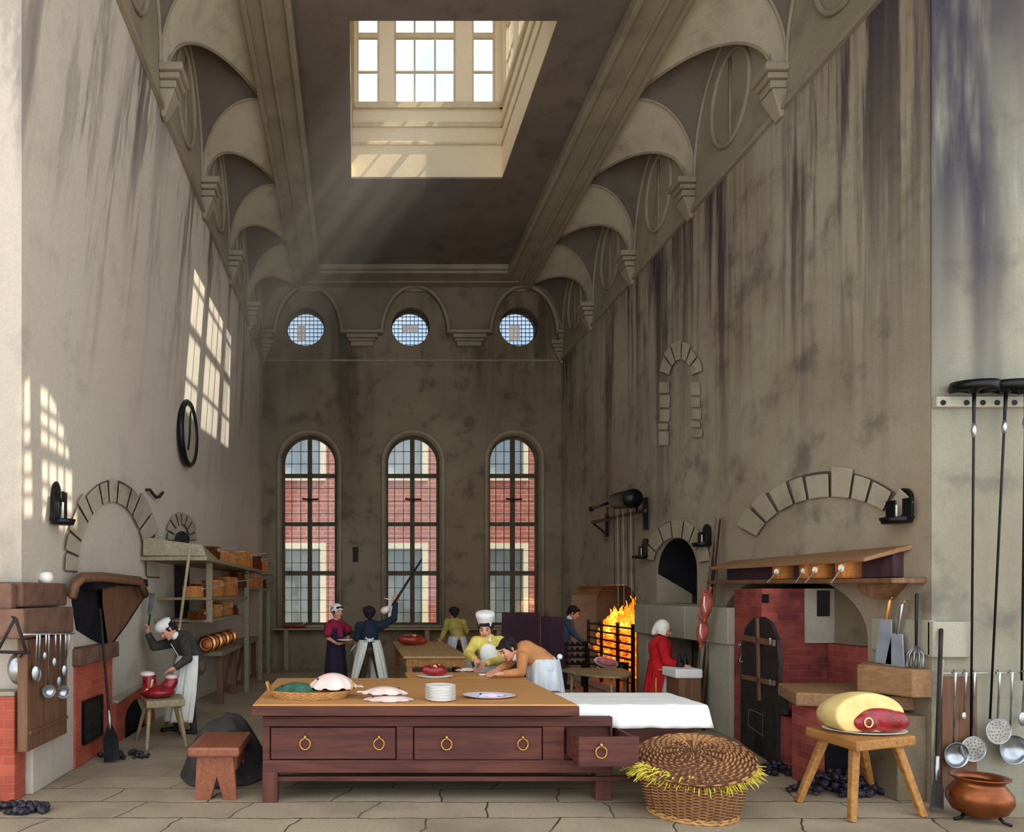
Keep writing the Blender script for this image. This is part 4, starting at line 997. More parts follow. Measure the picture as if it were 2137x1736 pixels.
def sconce(lab, P, w, h, nrm, tan):
    t = thing('tin_sconce', lab, 'sconce', P); n_ = V(nrm); T = V(tan); Z = V((0,0,1))
    def f(u, v): a = pi*u; return P+T*(-w/2*cos(a))+n_*(.03+w*.28*sin(a)*.3)+Z*(h*v)
    outl = [(-w/2,0),(w/2,0)]+[(w/2*cos(pi*k/12), h-w/2+w/2*sin(pi*k/12)) for k in range(13)]
    MB().prism(outl, lambda q: P+T*q[0]+Z*q[1]+n_*.015, lambda q: P+T*q[0]+Z*q[1]+n_*.04).build('back_plate', 'iron', parent=t, bevel=.008)
    for q_ in (-1, 1): MB().bar(P+T*(q_*w/2)+n_*.07, P+T*(q_*w/2)+n_*.07+Z*(h-w/2), .10, .012, n_).build('side_wing', 'iron', parent=t)
    MB().lathe([(0,-.03),(w*.55,-.03),(w*.66,.02),(w*.6,.02),(0,-.01)], P+n_*.09, None, 20).build('drip_tray', 'iron', parent=t, smooth=True)
    MB().cap(P+n_*.09, .012, P+n_*.09+Z*h*.45, .012, 8).build('candle', 'tin', parent=t, smooth=True)
sconce('black tin sconce on the left wall inside the arched patch of sunlight', LW(110,1088,.01), .17, .36, (1,0,0), (0,1,0))
sconce('black tin sconce above the right end of the oven shelf', RW(1893,1085), .19, .27, (-1,0,0), (0,1,0))
sconce('black tin sconce right of the flue arch beside the standing poles', RW(1479,1136), .20, .27, (-1,0,0), (0,1,0))
sconce('black tin sconce left of the flue arch', RW(1350,1162), .24, .30, (-1,0,0), (0,1,0))
# ------------------------------------------------------------------ left stoves
def xf(px, X): return X*F/(px-CX)
wp = thing('plastered_stove_pier', 'whitewashed stove pier at far left with the row of ladles hanging on it', 'stove', (-2.9, 6.5, 0))
MB().box(-3.7, -2.74, 6.1, 7.0, 0, 1.34).build('pier_body', 'plaster_left', parent=wp, bevel=.01)
b = MB().box(-2.742, -2.66, xf(57,-2.66), xf(140,-2.66), .42, 1.335).build('hanging_board', 'wood_brown', parent=wp, bevel=.006)
MB().box(-2.665, -2.64, xf(60,-2.66), xf(138,-2.66), .56, .585).build('board_batten', 'wood_brown', parent=wp)
ll = thing('stone_lintel', 'brown stone lintel blocks above the ladle rail at far left', 'lintel', (-2.8, 6.4, 1.34))
MB().box(-3.2, -2.62, xf(50,-2.62), xf(155,-2.62), 1.345, 1.585).build('lower_block', 'brown_stone', parent=ll, bevel=.02)
MB().box(-3.2, -2.70, xf(47,-2.70), xf(141,-2.70), 1.595, 1.80).build('upper_block', 'brown_stone', parent=ll, bevel=.02)
q = PY(20, 1240, 5.75); MB().box(-3.7, -2.74, 5.72, 5.82, 1.575, 1.79).build('end_block', 'brown_stone', parent=ll, bevel=.02)
q = PX(96, 1218, -2.75); o = MB().lathe([(0,0),(.04,0),(.065,.04),(.055,.085),(.03,.10),(0,.10)], (q.x-.0, q.y, 1.80), None, 20).build('white_jar', 'china', smooth=True); tag(o, 'small white jar on top of the brown stone lintel', 'jar')
fb = thing('brick_stove', 'red brick stove corner cut by the left edge of the picture', 'stove', (-3.2, 5.8, 0))
MB().box(-3.6, -2.79, 5.88, 6.08, 0, .86).build('brick_body', 'brick', parent=fb, bevel=.01)
MB().box(-3.6, -2.80, 5.90, 6.08, .86, .90).build('slab', 'stone', parent=fb, bevel=.01)
# iron triangle and frying pan
q = [PY(15,1283,5.70), PY(33,1290,5.68), PY(55,1362,5.68), PY(-6,1360,5.68), PY(30,1293,5.68)]
tr = thing('iron_trivet', 'triangular iron hanger at the far left edge above the round pan', 'hanger', q[1])
MB().tube([q[1],q[2]], .013, 8).build('side_bar', 'iron_dull', parent=tr, smooth=True); MB().tube([q[4],q[3]], .013, 8).build('side_bar', 'iron_dull', parent=tr, smooth=True)
MB().tube([q[3],q[2]+V((.03,0,0))], .013, 8).build('base_bar', 'iron_dull', parent=tr, smooth=True); MB().tube([q[0]+V((0,.12,0)),q[0],q[1]], .013, 8).build('hook', 'iron_dull', parent=tr, smooth=True)
q = PY(38, 1396, 5.84); mt = Matrix.Rotation(radians(90), 4, 'X') @ Matrix.Rotation(radians(12), 4, 'X')
fpn = thing('round_pan', 'round bright pan hanging below the iron triangle', 'pan', q)
MB().lathe([(0,0),(.075,0),(.115,-.05),(.12,-.05),(.08,.012),(0,.012)], q, Matrix.Rotation(radians(90),4,'X') @ Matrix.Rotation(radians(10),4,'Y') @ Matrix.Diagonal((.82,1.15,1)).to_4x4(), 32).build('bowl', 'steel', parent=fpn, smooth=True)
MB().tube([q+V((.03,-.03,.10)), q+V((.075,-.04,.16))], .008, 8).build('hook_loop', 'iron', parent=fpn, smooth=True)
# ladles on the left rail
XR_ = -2.60
rl = MB().tube([PX(50,1324,XR_), PX(155,1322,XR_)], .008, 8).build('ladle_rail', 'tin', smooth=True); tag(rl, 'thin white rail with hanging ladles below the brown lintel', 'rail')
def ladle(name, lab, grp, P, L, r, kind, frontal=False, lean=0.0, mat='steel'):
    """P = hook point; local axes: handle hangs down -Z, bowl opens towards the viewer side"""
    t = thing(name, lab, 'ladle' if kind == 'bowl' else ('spoon' if kind == 'spoon' else 'skimmer'), P, grp)
    n_ = V((0,-1,0)) if frontal else V((.75,-.66,0)); T = n_.cross(V((0,0,1))).normalized()
    e = P+V((0,0,-L))+T*lean
    MB().tube([P+n_*-.02+V((0,0,-.01)), P+V((0,0,.015)), P+n_*.02, P+n_*.015+V((0,0,-.08)), e], [.006,.007,.007,.008,.007], 8).build('handle', mat, parent=t, smooth=True)
    B = Matrix((T, n_, V((0,0,1)))).transposed().to_4x4()
    rx = Matrix.Rotation(radians(-90), 4, 'X')
    c_ = e+V((0,0,-r*.9))
    mm = B @ rx
    if kind == 'bowl': MB().lathe([(0,-.35*r),(.6*r,-.25*r),(.95*r,.15*r),(r,.35*r),(1.04*r,.35*r),(.9*r,.08*r),(.55*r,-.18*r),(0,-.26*r)], c_, mm @ Matrix.Diagonal((1,1,1,1)), 28).build('bowl', mat, parent=t, smooth=True)
    elif kind == 'spoon': MB().ball(c_+V((0,0,-r*.3)), (r*.62, r*.2, r*1.15), B, 16, 10).build('bowl', mat, parent=t, smooth=True)
    else:
        hs = [circ(.0,0,.06*r,8)]
        for rr, nn in ((.3,6),(.55,11),(.78,15)): hs += [circ(rr*r*cos(2*pi*k/nn), rr*r*sin(2*pi*k/nn), .05*r, 8) for k in range(nn)]
        MB().prism(circ(0,0,r,32), lambda p: c_+T*p[0]+V((0,0,1))*p[1]+n_*.010, lambda p: c_+T*p[0]+V((0,0,1))*p[1]+n_*.004, hs).build('pierced_disc', mat, parent=t)
        MB().tube([c_+T*r*cos(2*pi*k/32)+V((0,0,r*sin(2*pi*k/32)))+n_*.007 for k in range(32)], .006, 6, closed=True).build('disc_rim', mat, parent=t, smooth=True)
    return t
GL = 'ladles and spoons on the left rail'
for px, py, r, kd, lab in ((75,1392,.055,'spoon','long spoon at the left end of the left rail'),(81,1398,.05,'spoon','second long spoon close beside the leftmost one'),(100,1434,.055,'bowl','round ladle with a silver bowl hanging low at the middle of the left rail'),
                       (94,1362,.03,'spoon','thin short spoon behind the middle ladle'),(114,1374,.035,'spoon','small spoon hanging high in the row'),(124,1414,.04,'spoon','small long spoon right of the middle ladle'),
                       (135,1390,.045,'spoon','bright oval spoon near the right end of the rail'),(142,1434,.06,'bowl','big silver bowled ladle at the right end of the left rail')):
    P = PX(px, 1323, XR_); e = PX(px, py, XR_+.02); ladle('serving_spoon' if kd == 'spoon' else 'ladle', lab, GL, P, P.z-e.z-r*.2, r, kd, lean=.06 if px == 142 else .0)
# hood with a black back plate standing in for its inner shade
hd = thing('moulded_hood', 'brown moulded hood with a shaded black mouth above the left brick stove', 'hood', LW(225, 1345))
hp = [(149,1254),(150,1232),(158,1210),(172,1199),(215,1199),(294,1207),(304,1238),(262,1303),(226,1352),(190,1334),(158,1314)]
MB().prism([LW(a,b).to_tuple()[1:] for a,b in hp], lambda p: V((XW(p[0],p[1])-.03,p[0],p[1])), lambda p: V((XW(p[0],p[1])+.02,p[0],p[1]))).build('shade_back', 'soot', parent=hd)  # flat black plate for the shaded inside and its shadow on the wall
m = MB(); pr = [(213,1203),(294,1210),(303,1240),(262,1303),(226,1350),(214,1262)]
m.hexa([LW(a,b,.02) for a,b in pr], [LW(a,b,.10) for a,b in pr]); m.build('side_cheek', 'wood_brown', parent=hd, bevel=.01)
m = MB(); path = [(150,1240),(158,1213),(172,1200),(213,1199),(291,1207),(303,1236)]
for o_, r_ in ((.06,.035),(.12,.05),(.20,.035)): m.tube([LW(a,b+o_*40,o_) for a,b in path], r_, 8)
m.build('moulded_rim', 'wood_brown', parent=hd, smooth=True)
m = MB(); m.prism([LW(a,b).to_tuple()[1:] for a,b in [(160,1212),(172,1204),(213,1203),(280,1209),(282,1224),(215,1222),(165,1232)]], lambda p: V((XW(p[0],p[1])+.0,p[0],p[1])), lambda p: V((XW(p[0],p[1])+.16,p[0],p[1]))); m.build('soffit', 'soot', parent=hd)
# brick stove with an iron door
bs = thing('brick_stove', 'red brick stove with brown stone slab and small iron door under the hood', 'stove', (-2.9,7.5,0))
MB().box(-3.2, -2.72, 6.98, 8.05, 0, 1.0).build('brick_body', 'brick', parent=bs, bevel=.01)
MB().box(-3.2, -2.66, 6.95, 8.10, 1.0, 1.17).build('slab', 'brown_stone', parent=bs, bevel=.015)
m = MB(); y0, y1 = xf(170,-2.72), xf(209,-2.72); m.box(-2.725, -2.70, y0, y1, .22, .62); dr2 = m.build('iron_door', 'iron_dull', parent=bs, bevel=.006)
m = MB(); m.box(-2.715,-2.685,y0,y0+.03,.2,.64); m.box(-2.715,-2.685,y1-.03,y1,.2,.64); m.box(-2.715,-2.685,y0+.03,y1-.03,.61,.64); m.box(-2.715,-2.685,y0+.03,y1-.03,.2,.23); m.box(-2.715,-2.69,y0+.03,y1-.03,.30,.32); m.build('door_frame', 'iron', parent=dr2)
ls = thing('low_brick_oven', 'low red brick oven with a black arched mouth behind the chopping bench', 'oven', (-2.8, 9, 0))
y0, y1 = 8.14, 9.75
hole = [(xf(261,-2.72),-.001),(xf(307,-2.72),-.001)]; ymid = (hole[0][0]+hole[1][0])/2; hw = (hole[1][0]-hole[0][0])/2
hole = [(ymid-hw,-.05),(ymid+hw,-.05)]+[(ymid+hw*cos(pi*k/14), .20+.20*sin(pi*k/14)) for k in range(15)]
MB().prism([(y0,-.06),(y1,-.06),(y1,.58),(y0,.46)], lambda p: (-2.72,p[0],max(0,p[1])), lambda p: (-2.86,p[0],max(0,p[1])), [[(a, b) for a, b in hole]]).build('brick_face', 'brick', parent=ls)
MB().box(-2.80, -2.755, y0+.02, y1-.02, 0, .45).build('oven_inside', 'soot', parent=ls)
MB().hexa([(-3.0,y0,.465),(-2.69,y0,.465),(-2.69,y1,.585),(-3.0,y1,.585)], [(-3.0,y0,.50),(-2.69,y0,.50),(-2.69,y1,.62),(-3.0,y1,.62)]).build('slab', 'stone', parent=ls)
# shovels and coal
def shovel(lab, top_, foot, up, bw=.17, bl=.34, bladem='iron', handle='iron_dull'):
    t = thing('coal_shovel', lab, 'shovel', foot); a, b = V(top_), V(foot); ax = (b-a).normalized(); j = b-ax*bl
    MB().cap(a, .016, j, .014, 8).build('handle', handle, parent=t, smooth=True)
    sd = ax.cross(V(up)).normalized(); n_ = sd.cross(ax)
    pl = [(-.02,0),(.02,0),(bw*.3,bl*.16),(bw*.5,bl*.35),(bw*.55,bl),(-bw*.55,bl),(-bw*.5,bl*.35),(-bw*.3,bl*.16)]
    MB().prism(pl, lambda p: j+sd*p[0]+ax*p[1]+n_*(.5*p[0]*p[0]/bw), lambda p: j+sd*p[0]+ax*p[1]+n_*(.5*p[0]*p[0]/bw+.008)).build('blade', bladem, parent=t)
    MB().cap(j-ax*.14, .018, j+ax*.03, .02, 8).build('socket', 'steel', parent=t, smooth=True)
shovel('long handled coal shovel standing against the left brick stove', PX(209,1272,-2.66), V((PY(236,1592,7.25).x, 7.25, .02)), (0,-1,0), .15, .36)
def coal(lab, c_, rx, ry, h_, n_, seed):
    rnd = random.Random(seed); m = MB()
    for k in range(n_):
        a = rnd.uniform(0,2*pi); q = sqrt(rnd.random()); r = rnd.uniform(.02,.045); z = r*.7+h_*(1-q)*rnd.random()
        mt = Matrix.Rotation(rnd.uniform(0,6),4,'Z') @ Matrix.Rotation(rnd.uniform(0,6),4,'X')
        m.ball((c_[0]+rx*q*cos(a), c_[1]+ry*q*sin(a), max(z, r*.8)), (r, r*rnd.uniform(.6,1), r*rnd.uniform(.5,.9)), mt, 6, 4)
    o = m.build('coal_heap', 'coal', loc=(c_[0],c_[1],0)); tag(o, lab, 'coal', None, 'stuff')
coal('scattered black coal at the bottom left corner', PZ(40,1694,0), .24, .10, .05, 46, 1)
coal('small coal heap at the foot of the left shovel', PZ(262,1580,0), .26, .13, .04, 34, 2)
coal('coal heap on the floor beside the iron oven door', PZ(1625,1612,0), .26, .16, .08, 60, 3)
coal('big coal heap behind the slab stool under the stove arch', PZ(1745,1655,0), .42, .16, .22, 130, 4)
# chopping bench and joint
cb = thing('chopping_bench', 'small wooden chopping bench on splayed legs at left bearing raw meat', 'bench', (-2.35, 8.6, 0))
P = [PZ(287,1432,.53), PZ(322,1458,.53), PZ(382,1438,.53), PZ(345,1420,.53)]
P = [V((-2.50,8.36,0)), V((-2.28,7.84,0)), V((-1.90,8.02,0)), V((-2.06,8.48,0))]
MB().hexa([(p.x,p.y,.45) for p in P], [(p.x,p.y,.53) for p in P]).build('seat', 'wood_pale', parent=cb, bevel=.012)
for a, b in (((-2.42,8.32),(-2.55,8.38)),((-2.28,7.96),(-2.26,7.78)),((-1.99,8.08),(-1.88,7.98)),((-2.12,8.38),(-2.04,8.50))):
    MB().cap((a[0],a[1],.46), .026, (b[0],b[1],.02), .022, 8).build('leg', 'wood_pale', parent=cb, smooth=True)
jt = thing('raw_joint', 'big raw red rib joint standing on the chopping bench', 'meat', (-2.23,8.180,.53))
m = MB(); m.cap((-2.33,8.130,.60), .09, (-2.33,8.130,.74), .085); m.cap((-2.17,8.180,.60), .10, (-2.11,8.230,.70), .08); m.ball((-2.24,8.130,.595), (.2,.15,.07)); m.v = [V((p.x,p.y,max(p.z,.532))) for p in m.v]
m.build('flesh', 'meat', parent=jt, remesh=.012, smit=3)
m = MB(); m.ball((-2.35,8.110,.80), (.09,.08,.035)); m.ball((-2.10,8.200,.755), (.07,.06,.03)); m.build('fat_cap', 'fish', parent=jt, remesh=.012, smit=2)
m = MB(); m.tube([(-2.37,8.042,.60),(-2.33,8.035,.64),(-2.28,8.042,.60)], .012, 6); m.tube([(-2.29,8.035,.66),(-2.27,8.040,.75)], .014, 6); m.build('bone', 'fat', parent=jt, smooth=True)
# ------------------------------------------------------------------ right hand side: fire, range, ovens
fg = thing('fire_grate', 'tall iron fire grate full of glowing coals in the right wall fireplace', 'grate', (4.7,13,0))
y0, y1 = 12.05, 14.35; X = 4.66
m = MB()
zs = [.20,.33,.46,.59,.72,.85,.99,1.12]
for z in zs: m.bar((X,y0,z),(X,y1,z),.035,.03)
for y in (y0,12.75,13.6,y1): m.bar((X-.01,y,.0),(X-.01,y,1.2),.05,.05)
m.bar((X,y1,1.12),(X+.7,y1,1.12),.04,.04); m.bar((X,y1,.46),(X+.7,y1,.46),.03,.03); m.build('bar_frame', 'iron', parent=fg)
rnd = random.Random(9); m = MB()
for k in range(260):
    r = rnd.uniform(.06,.10); mt = Matrix.Rotation(rnd.uniform(0,6),4,'Z') @ Matrix.Rotation(rnd.uniform(0,6),4,'X')
    m.ball((X+.10+rnd.uniform(0,.25), rnd.uniform(y0+.05,y1-.05), rnd.uniform(.28,1.12)), (r,r*.8,r*.7), mt, 7, 5)
o = m.build('glowing_coals', 'ember', parent=fg); o['kind'] = 'stuff'
rnd = random.Random(4); m = MB()
for k in range(46):
    t = k/45; y = 12.1+1.9*t+rnd.uniform(-.06,.06); hgt = (0.25+.45*(1-t)**.8)*rnd.uniform(.6,1.15); x = X+.12+rnd.uniform(0,.35); r = rnd.uniform(.05,.11)
    z0 = 1.0+rnd.uniform(-.1,.1); pts = [(x+rnd.uniform(-.02,.02)+.03*sin(j*1.7+k), y+.05*sin(j*1.3+k*2)+.06*j/6*(-1), z0+hgt*j/6) for j in range(7)]
    m.tube(pts, [r*.7,r,r*.95,r*.7,r*.45,r*.22,.004], 8)
o = m.build('flames', 'flame', parent=fg, smooth=True); o['kind'] = 'stuff'
li = bpy.data.lights.new('fire_glow', 'POINT'); li.energy = 14; li.color = (1.0,.5,.18); li.shadow_soft_size = .25
lo = bpy.data.objects.new('fire_glow', li); C.objects.link(lo); lo.location = (4.95,12.75,1.35)
MB().box(4.3, 5.6, 12.0, 15.6, -.01, .04).build('hearth', 'stone').__setitem__('kind', 'structure')
# spit with joint and iron ball
sp = thing('roasting_spit', 'iron roasting spit with a round weight in front of the fire', 'spit', (4.2,12.6,0))
a, b = PY(1236,1392,12.9), PY(1312,1394,11.5); a = V((4.18,13.4,.44)); b = V((4.34,11.6,.52))
MB().tube([a,b], .015, 8).build('spit_rod', 'iron', parent=sp, smooth=True); MB().ball(b+V((0,.12,0)), .085).build('round_weight', 'iron', parent=sp, smooth=True)
for q in (a+V((0,-.15,0)), b+V((0,.3,0))): MB().box(q.x-.02,q.x+.02,q.y-.02,q.y+.02,0,q.z).build('stand', 'iron', parent=sp)
q = PY(1265,1382,11.4); t = thing('spitted_joint', 'oval pink slice of meat with a white rim in front of the grate', 'meat', q)
m = MB().ball(q, (.20,.07,.085), Matrix.Rotation(radians(12),4,'Y'), 24, 14); m.build('fat_rim', 'china', parent=t, smooth=True)
MB().ball(q+V((-.01,-.045,.01)), (.168,.055,.066), Matrix.Rotation(radians(12),4,'Y'), 24, 14).build('pink_meat', 'pink', parent=t, smooth=True)
MB().tube([q+V((-.35,.05,-.03)), q+V((.38,.05,-.02))], .014, 8).build('skewer', 'iron', parent=t, smooth=True)
for sx in (-.33,.36): MB().box(q.x+sx-.012,q.x+sx+.012,q.y+.04,q.y+.065,0,q.z-.02).build('fire_dog', 'iron', parent=t)
# notched spit rack
rk = thing('spit_rack', 'notched black iron spit rack beside the man in blue', 'rack', PY(1200,1450,12.2))
m = MB(); a = PY(1176,1350,12.2); b = PY(1224,1350,12.2)
for py in (1346,1358,1371,1385):
    z = PY(1200,py,12.2).z; m = MB(); m.box(a.x,b.x,12.17,12.23,z-.018,z+.018)
    for k in range(4): x = a.x+.05+(b.x-a.x-.1)*k/3; m.hexa([(x-.03,12.17,z+.018),(x+.03,12.17,z+.018),(x+.03,12.23,z+.018),(x-.03,12.23,z+.018)], [(x-.008,12.17,z+.06),(x+.008,12.17,z+.06),(x+.008,12.23,z+.06),(x-.008,12.23,z+.06)])
    m.build('notched_bar', 'iron', parent=rk)
for x in (a.x, b.x): MB().box(x-.02,x+.02,12.17,12.23,0,.9).build('post', 'iron', parent=rk)
# smoke jack drum
jk = thing('roasting_jack', 'black iron jack drum with cords on a wall bracket above the fireplace', 'jack', RW(1290,1080))
def J(px, py, X): return PX(px, py, X)
c0, c1 = J(1280,1046,4.30), J(1322,1040,4.30)
MB().tube([c0, c0+(c1-c0)*.15, c1-(c1-c0)*.1, c1], [.05,.13,.15,.15], 20).build('drum', 'iron', parent=jk, smooth=True)
MB().tube([J(1234,1062,4.30), c0], [.03,.025], 8).build('axle', 'iron', parent=jk, smooth=True); MB().ball(J(1234,1062,4.30), .05).build('crank_knob', 'iron', parent=jk, smooth=True)
m = MB(); m.bar(J(1236,1090,4.42), J(1345,1066,4.42), .05, .05); m.bar(J(1266,1072,4.62), J(1266,1120,4.62), .05, .06, (0,1,0)); m.bar(J(1347,1038,4.62), J(1347,1106,4.62), .06, .07, (0,1,0))
m.bar(J(1238,1092,4.42), J(1266,1115,4.6), .03, .03); m.bar(J(1345,1066,4.42), J(1347,1066,4.66), .05, .05); m.bar(J(1266,1085,4.42), J(1266,1085,4.66), .05, .05); m.bar(J(1266,1085,4.42), J(1268,1060,4.31), .03, .03); m.bar(J(1330,1068,4.42), J(1326,1045,4.31), .03, .03)
m.build('bracket', 'iron', parent=jk)
for k, px in enumerate((1281,1288,1294,1300,1309,1316,1322)):
    t_ = PX(px, 1052, 4.31); MB().tube([t_, V((4.33, t_.y, 1.45+.05*(k % 3)))], .007, 5).build('cord', 'wood_pale' if k % 2 else 'iron_dull', parent=jk)
# stone range
rg_ = thing('stone_range', 'pale stone range lintel on piers behind the man in the scarlet coat', 'range', (4.55,10,0))
for k, (ya, yb) in enumerate(((8.50,8.98),(8.99,9.60),(9.61,10.85),(10.86,11.35))):
    MB().box(4.40, 4.70, ya, yb, 1.10, 1.54).build('lintel_block', 'stone', parent=rg_, bevel=.012)
MB().box(4.46, 4.70, 11.02, 11.34, 0, 1.10).build('pier', 'stone', parent=rg_, bevel=.01); MB().box(4.44, 4.70, 8.52, 9.30, 0, 1.10).build('pier', 'stone', parent=rg_, bevel=.01)
sh = thing('serving_shelf', 'low dark cupboard with a white cloth on top before the man in scarlet', 'cupboard', (3.95,8.6,0))
a = PY(1409,1400,9.0); b = PY(1452,1400,9.0)
MB().box(a.x, b.x+.02, 8.9, 9.25, 0, .66).build('cupboard_body', 'wood_brown', parent=sh); MB().box(a.x-.05, b.x+.03, 8.87, 9.28, .66, .775).build('cloth_cover', 'white_cloth', parent=sh, bevel=.02)
for px in (1420,1432):
    q = PY(px,1372,9.12); o = MB().lathe([(0,0),(.035,0),(.04,.05),(.016,.11),(.018,.15),(0,.16)], (q.x,9.15,.777), None, 14).build('dark_bottle', 'iron', smooth=True)
    tag(o, ('left' if px == 1420 else 'right')+' of two small black bottles on the cupboard before the man in scarlet', 'bottle', 'small black bottles on the cupboard')
# standing spits with fowls
tops = [(1494,1082),(1503,1085),(1507,1082),(1490,1120)]; feet = [(1455,9.55),(1464,9.4),(1472,9.3),(1478,9.2)]
for k, ((tx, ty), (fx, fd)) in enumerate(zip(tops, feet)):
    a = PX(tx, ty, 4.60); x1 = (fx-CX)/F*fd; o = MB().cap(a, .014, (min(x1,4.34), fd-.25, .02), .014, 8).build('long_spit', 'iron_dull' if k % 2 else 'wood_brown', smooth=True)
    tag(o, ['leftmost of the long spits leaning by the stone range','second long spit leaning by the stone range','third long spit leaning by the stone range','rightmost footed long spit leaning by the stone range'][k], 'spit', 'long spits leaning by the stone range')
for k, (px, py, rx, rz, an) in enumerate(((1474,1262,.07,.17,8),(1466,1318,.07,.16,6))):
    q = PX(px, py, 4.22); t = thing('hung_fowl', ['upper of two plucked reddish fowls hanging on the long spits','lower of two plucked reddish fowls hanging on the long spits'][k], 'fowl', q)
    mt = Matrix.Rotation(radians(an),4,'Y'); m = MB(); m.ball(q, (rx,rx,rz), mt, 16, 12); m.cap(q+V((.0,0,-rz*.8)), rx*.5, q+V((-.03,0,-rz*1.25)), rx*.2); m.cap(q+V((-.03,0,rz*.7)), .02, q+V((-.05,0,rz*1.3)), .015); m.cap(q+V((.03,0,rz*.7)), .02, q+V((.05,-.02,rz*1.25)), .015)
    m.build('body', 'fowl', parent=t, remesh=.012, smit=2); MB().tube([q+V((-.045,-.05,rz*.6)), q+V((-.055,-.055,0)), q+V((-.03,-.05,-rz*.5))], .012, 6).build('pale_skin', 'fish', parent=t, smooth=True)
# oven shelf and canopy
os_ = thing('oven_shelf', 'long dark shelf with a sloping wooden canopy over the right-hand brick oven', 'shelf', (4.5,7.5,1.8))
MB().hexa([(XR,5.90,1.79),(4.44,5.95,1.79),(4.44,9.10,1.83),(XR,9.10,1.83)], [(XR,5.90,1.835),(4.44,5.95,1.835),(4.44,9.10,1.875),(XR,9.10,1.875)]).build('shelf_board', 'wood_brown', parent=os_, bevel=.01)
MB().hexa([(XR,6.05,2.08),(4.42,6.25,1.98),(4.42,8.95,2.0),(XR,8.95,2.07)], [(XR,6.05,2.12),(4.42,6.25,2.02),(4.42,8.95,2.04),(XR,8.95,2.12)]).build('canopy', 'wood_slab', parent=os_, bevel=.008)
MB().box(4.60, XR, 6.15, 8.9, 1.85, 2.09).build('back_box', 'wood_screen', parent=os_)
m = MB(); m.prism([(6.1,1.79),(6.45,1.79),(6.4,1.70),(6.25,1.66)], lambda p: (4.5,p[0],p[1]), lambda p: (XR,p[0],p[1])); m.build('bracket', 'wood_brown', parent=os_)
G = 'copper pans on the oven shelf'
for px, r, h_, lab in ((1632,.145,.155,'leftmost copper pan on the oven shelf under the canopy'),(1683,.085,.15,'smallest copper pan on the oven shelf'),(1713,.115,.16,'third copper pan along the oven shelf'),(1768,.15,.18,'large copper pan at the right on the oven shelf')):
    y_ = (4.49+.05)*F/(px-CX); pan(4.585-0.02, y_, 1.838+(y_-5.9)*.0125, min(r,.115) if r > .12 else r, h_, 203, lab, G, 'droop')
# brick oven with the iron door
oc = [(4.46,8.55),(4.40,8.10),(4.08,6.86),(4.60,6.62),(5.6,6.62),(5.6,8.9),(4.9,8.9)]
ov_ = thing('brick_oven', 'sooted red brick oven with a tall iron door under the oven shelf', 'oven', (4.6,7.6,0))
A, B_ = V((4.46,8.40,0)), V((4.16,7.05,0)); ux = (B_-A).normalized(); L_ = (B_-A).length; nn = V((ux.y, -ux.x, 0)); nn = nn if nn.x < 0 else -nn
def face(u, z, off=0): return A+ux*u+nn*off+V((0,0,z))
MB().hexa([face(-.12,0),face(L_*.62,0),V((5.4,face(L_*.62,0).y,0)),V((5.4,8.7,0))],[face(-.12,1.76),face(L_*.62,1.76),V((5.4,face(L_*.62,0).y,1.76)),V((5.4,8.7,1.76))]).build('oven_front', 'brick_dark', parent=ov_)
MB().hexa([face(L_*.62,0,.003),face(L_+.12,0,.003),face(L_+.12,0,-.5),face(L_*.62,0,-.5)],[face(L_*.62,.52,.003),face(L_+.12,.52,.003),face(L_+.12,.52,-.5),face(L_*.62,.52,-.5)]).build('oven_foot', 'brick_dark', parent=ov_)
def uz(px, py):
    d0, d1 = 5.0, 9.5
    for _ in range(50):
        m_ = (d0+d1)/2; p = PY(px, py, m_)
        if (p-A).dot(nn) > 0: d0 = m_
        else: d1 = m_
    p = PY(px, py, (d0+d1)/2); return ((p-A).dot(ux), p.z)
dp = [(1552,1600),(1552,1415),(1555,1340),(1562,1308),(1578,1290),(1598,1287),(1616,1300),(1629,1335),(1634,1390),(1632,1430),(1646,1434),(1646,1492),(1630,1492),(1628,1605),(1552,1570)]
dpp = [uz(*q) for q in dp[1:-1]]; 
pts = [(uz(1552,1500)[0], .02)]+[q for q in dpp[:-1]]+[(uz(1629,1500)[0], .02)]
MB().prism(pts, lambda p: face(p[0],p[1],0), lambda p: face(p[0],p[1],.035)).build('iron_door', 'iron_dull', parent=ov_, bevel=.006); dd = bpy.data.objects[ov_.children[-1].name]
def strap(par, a_, b_, w, mat='wood_brown', off=.05):
    a1, b1 = uz(*a_), uz(*b_); MB().bar(face(a1[0],a1[1],off), face(b1[0],b1[1],off), w, .02, nn).build('iron_strap', mat, parent=par)
strap(dd, (1591,1290), (1595,1462), .06); strap(dd, (1558,1330), (1628,1342), .06); strap(dd, (1560,1412), (1628,1426), .05)
for py in (1338,1424): a1 = uz(1622,py); MB().bar(face(a1[0],a1[1]-.03,.066), face(a1[0],a1[1]+.03,.066), .02, .012, nn).build('hinge', 'steel', parent=dd)
m = MB()
for p0, p1 in (((1573,1480),(1602,1492)),((1602,1492),(1602,1535)),((1573,1515),(1603,1537)),((1573,1480),(1571,1515))): a1, b1 = uz(*p0), uz(*p1); m.tube([face(a1[0],a1[1],.045), face(b1[0],b1[1],.045)], .006, 6)
m.build('ash_door_frame', 'steel', parent=dd)
a1 = uz(1590,1560); MB().prism([(a1[0]-.12,.03),(a1[0]+.12,.03)]+[(a1[0]+.12*cos(pi*k/10), .14+.10*sin(pi*k/10)) for k in range(11)], lambda p: face(p[0],p[1],.03), lambda p: face(p[0],p[1],.042)).build('ash_mouth', 'soot', parent=dd)
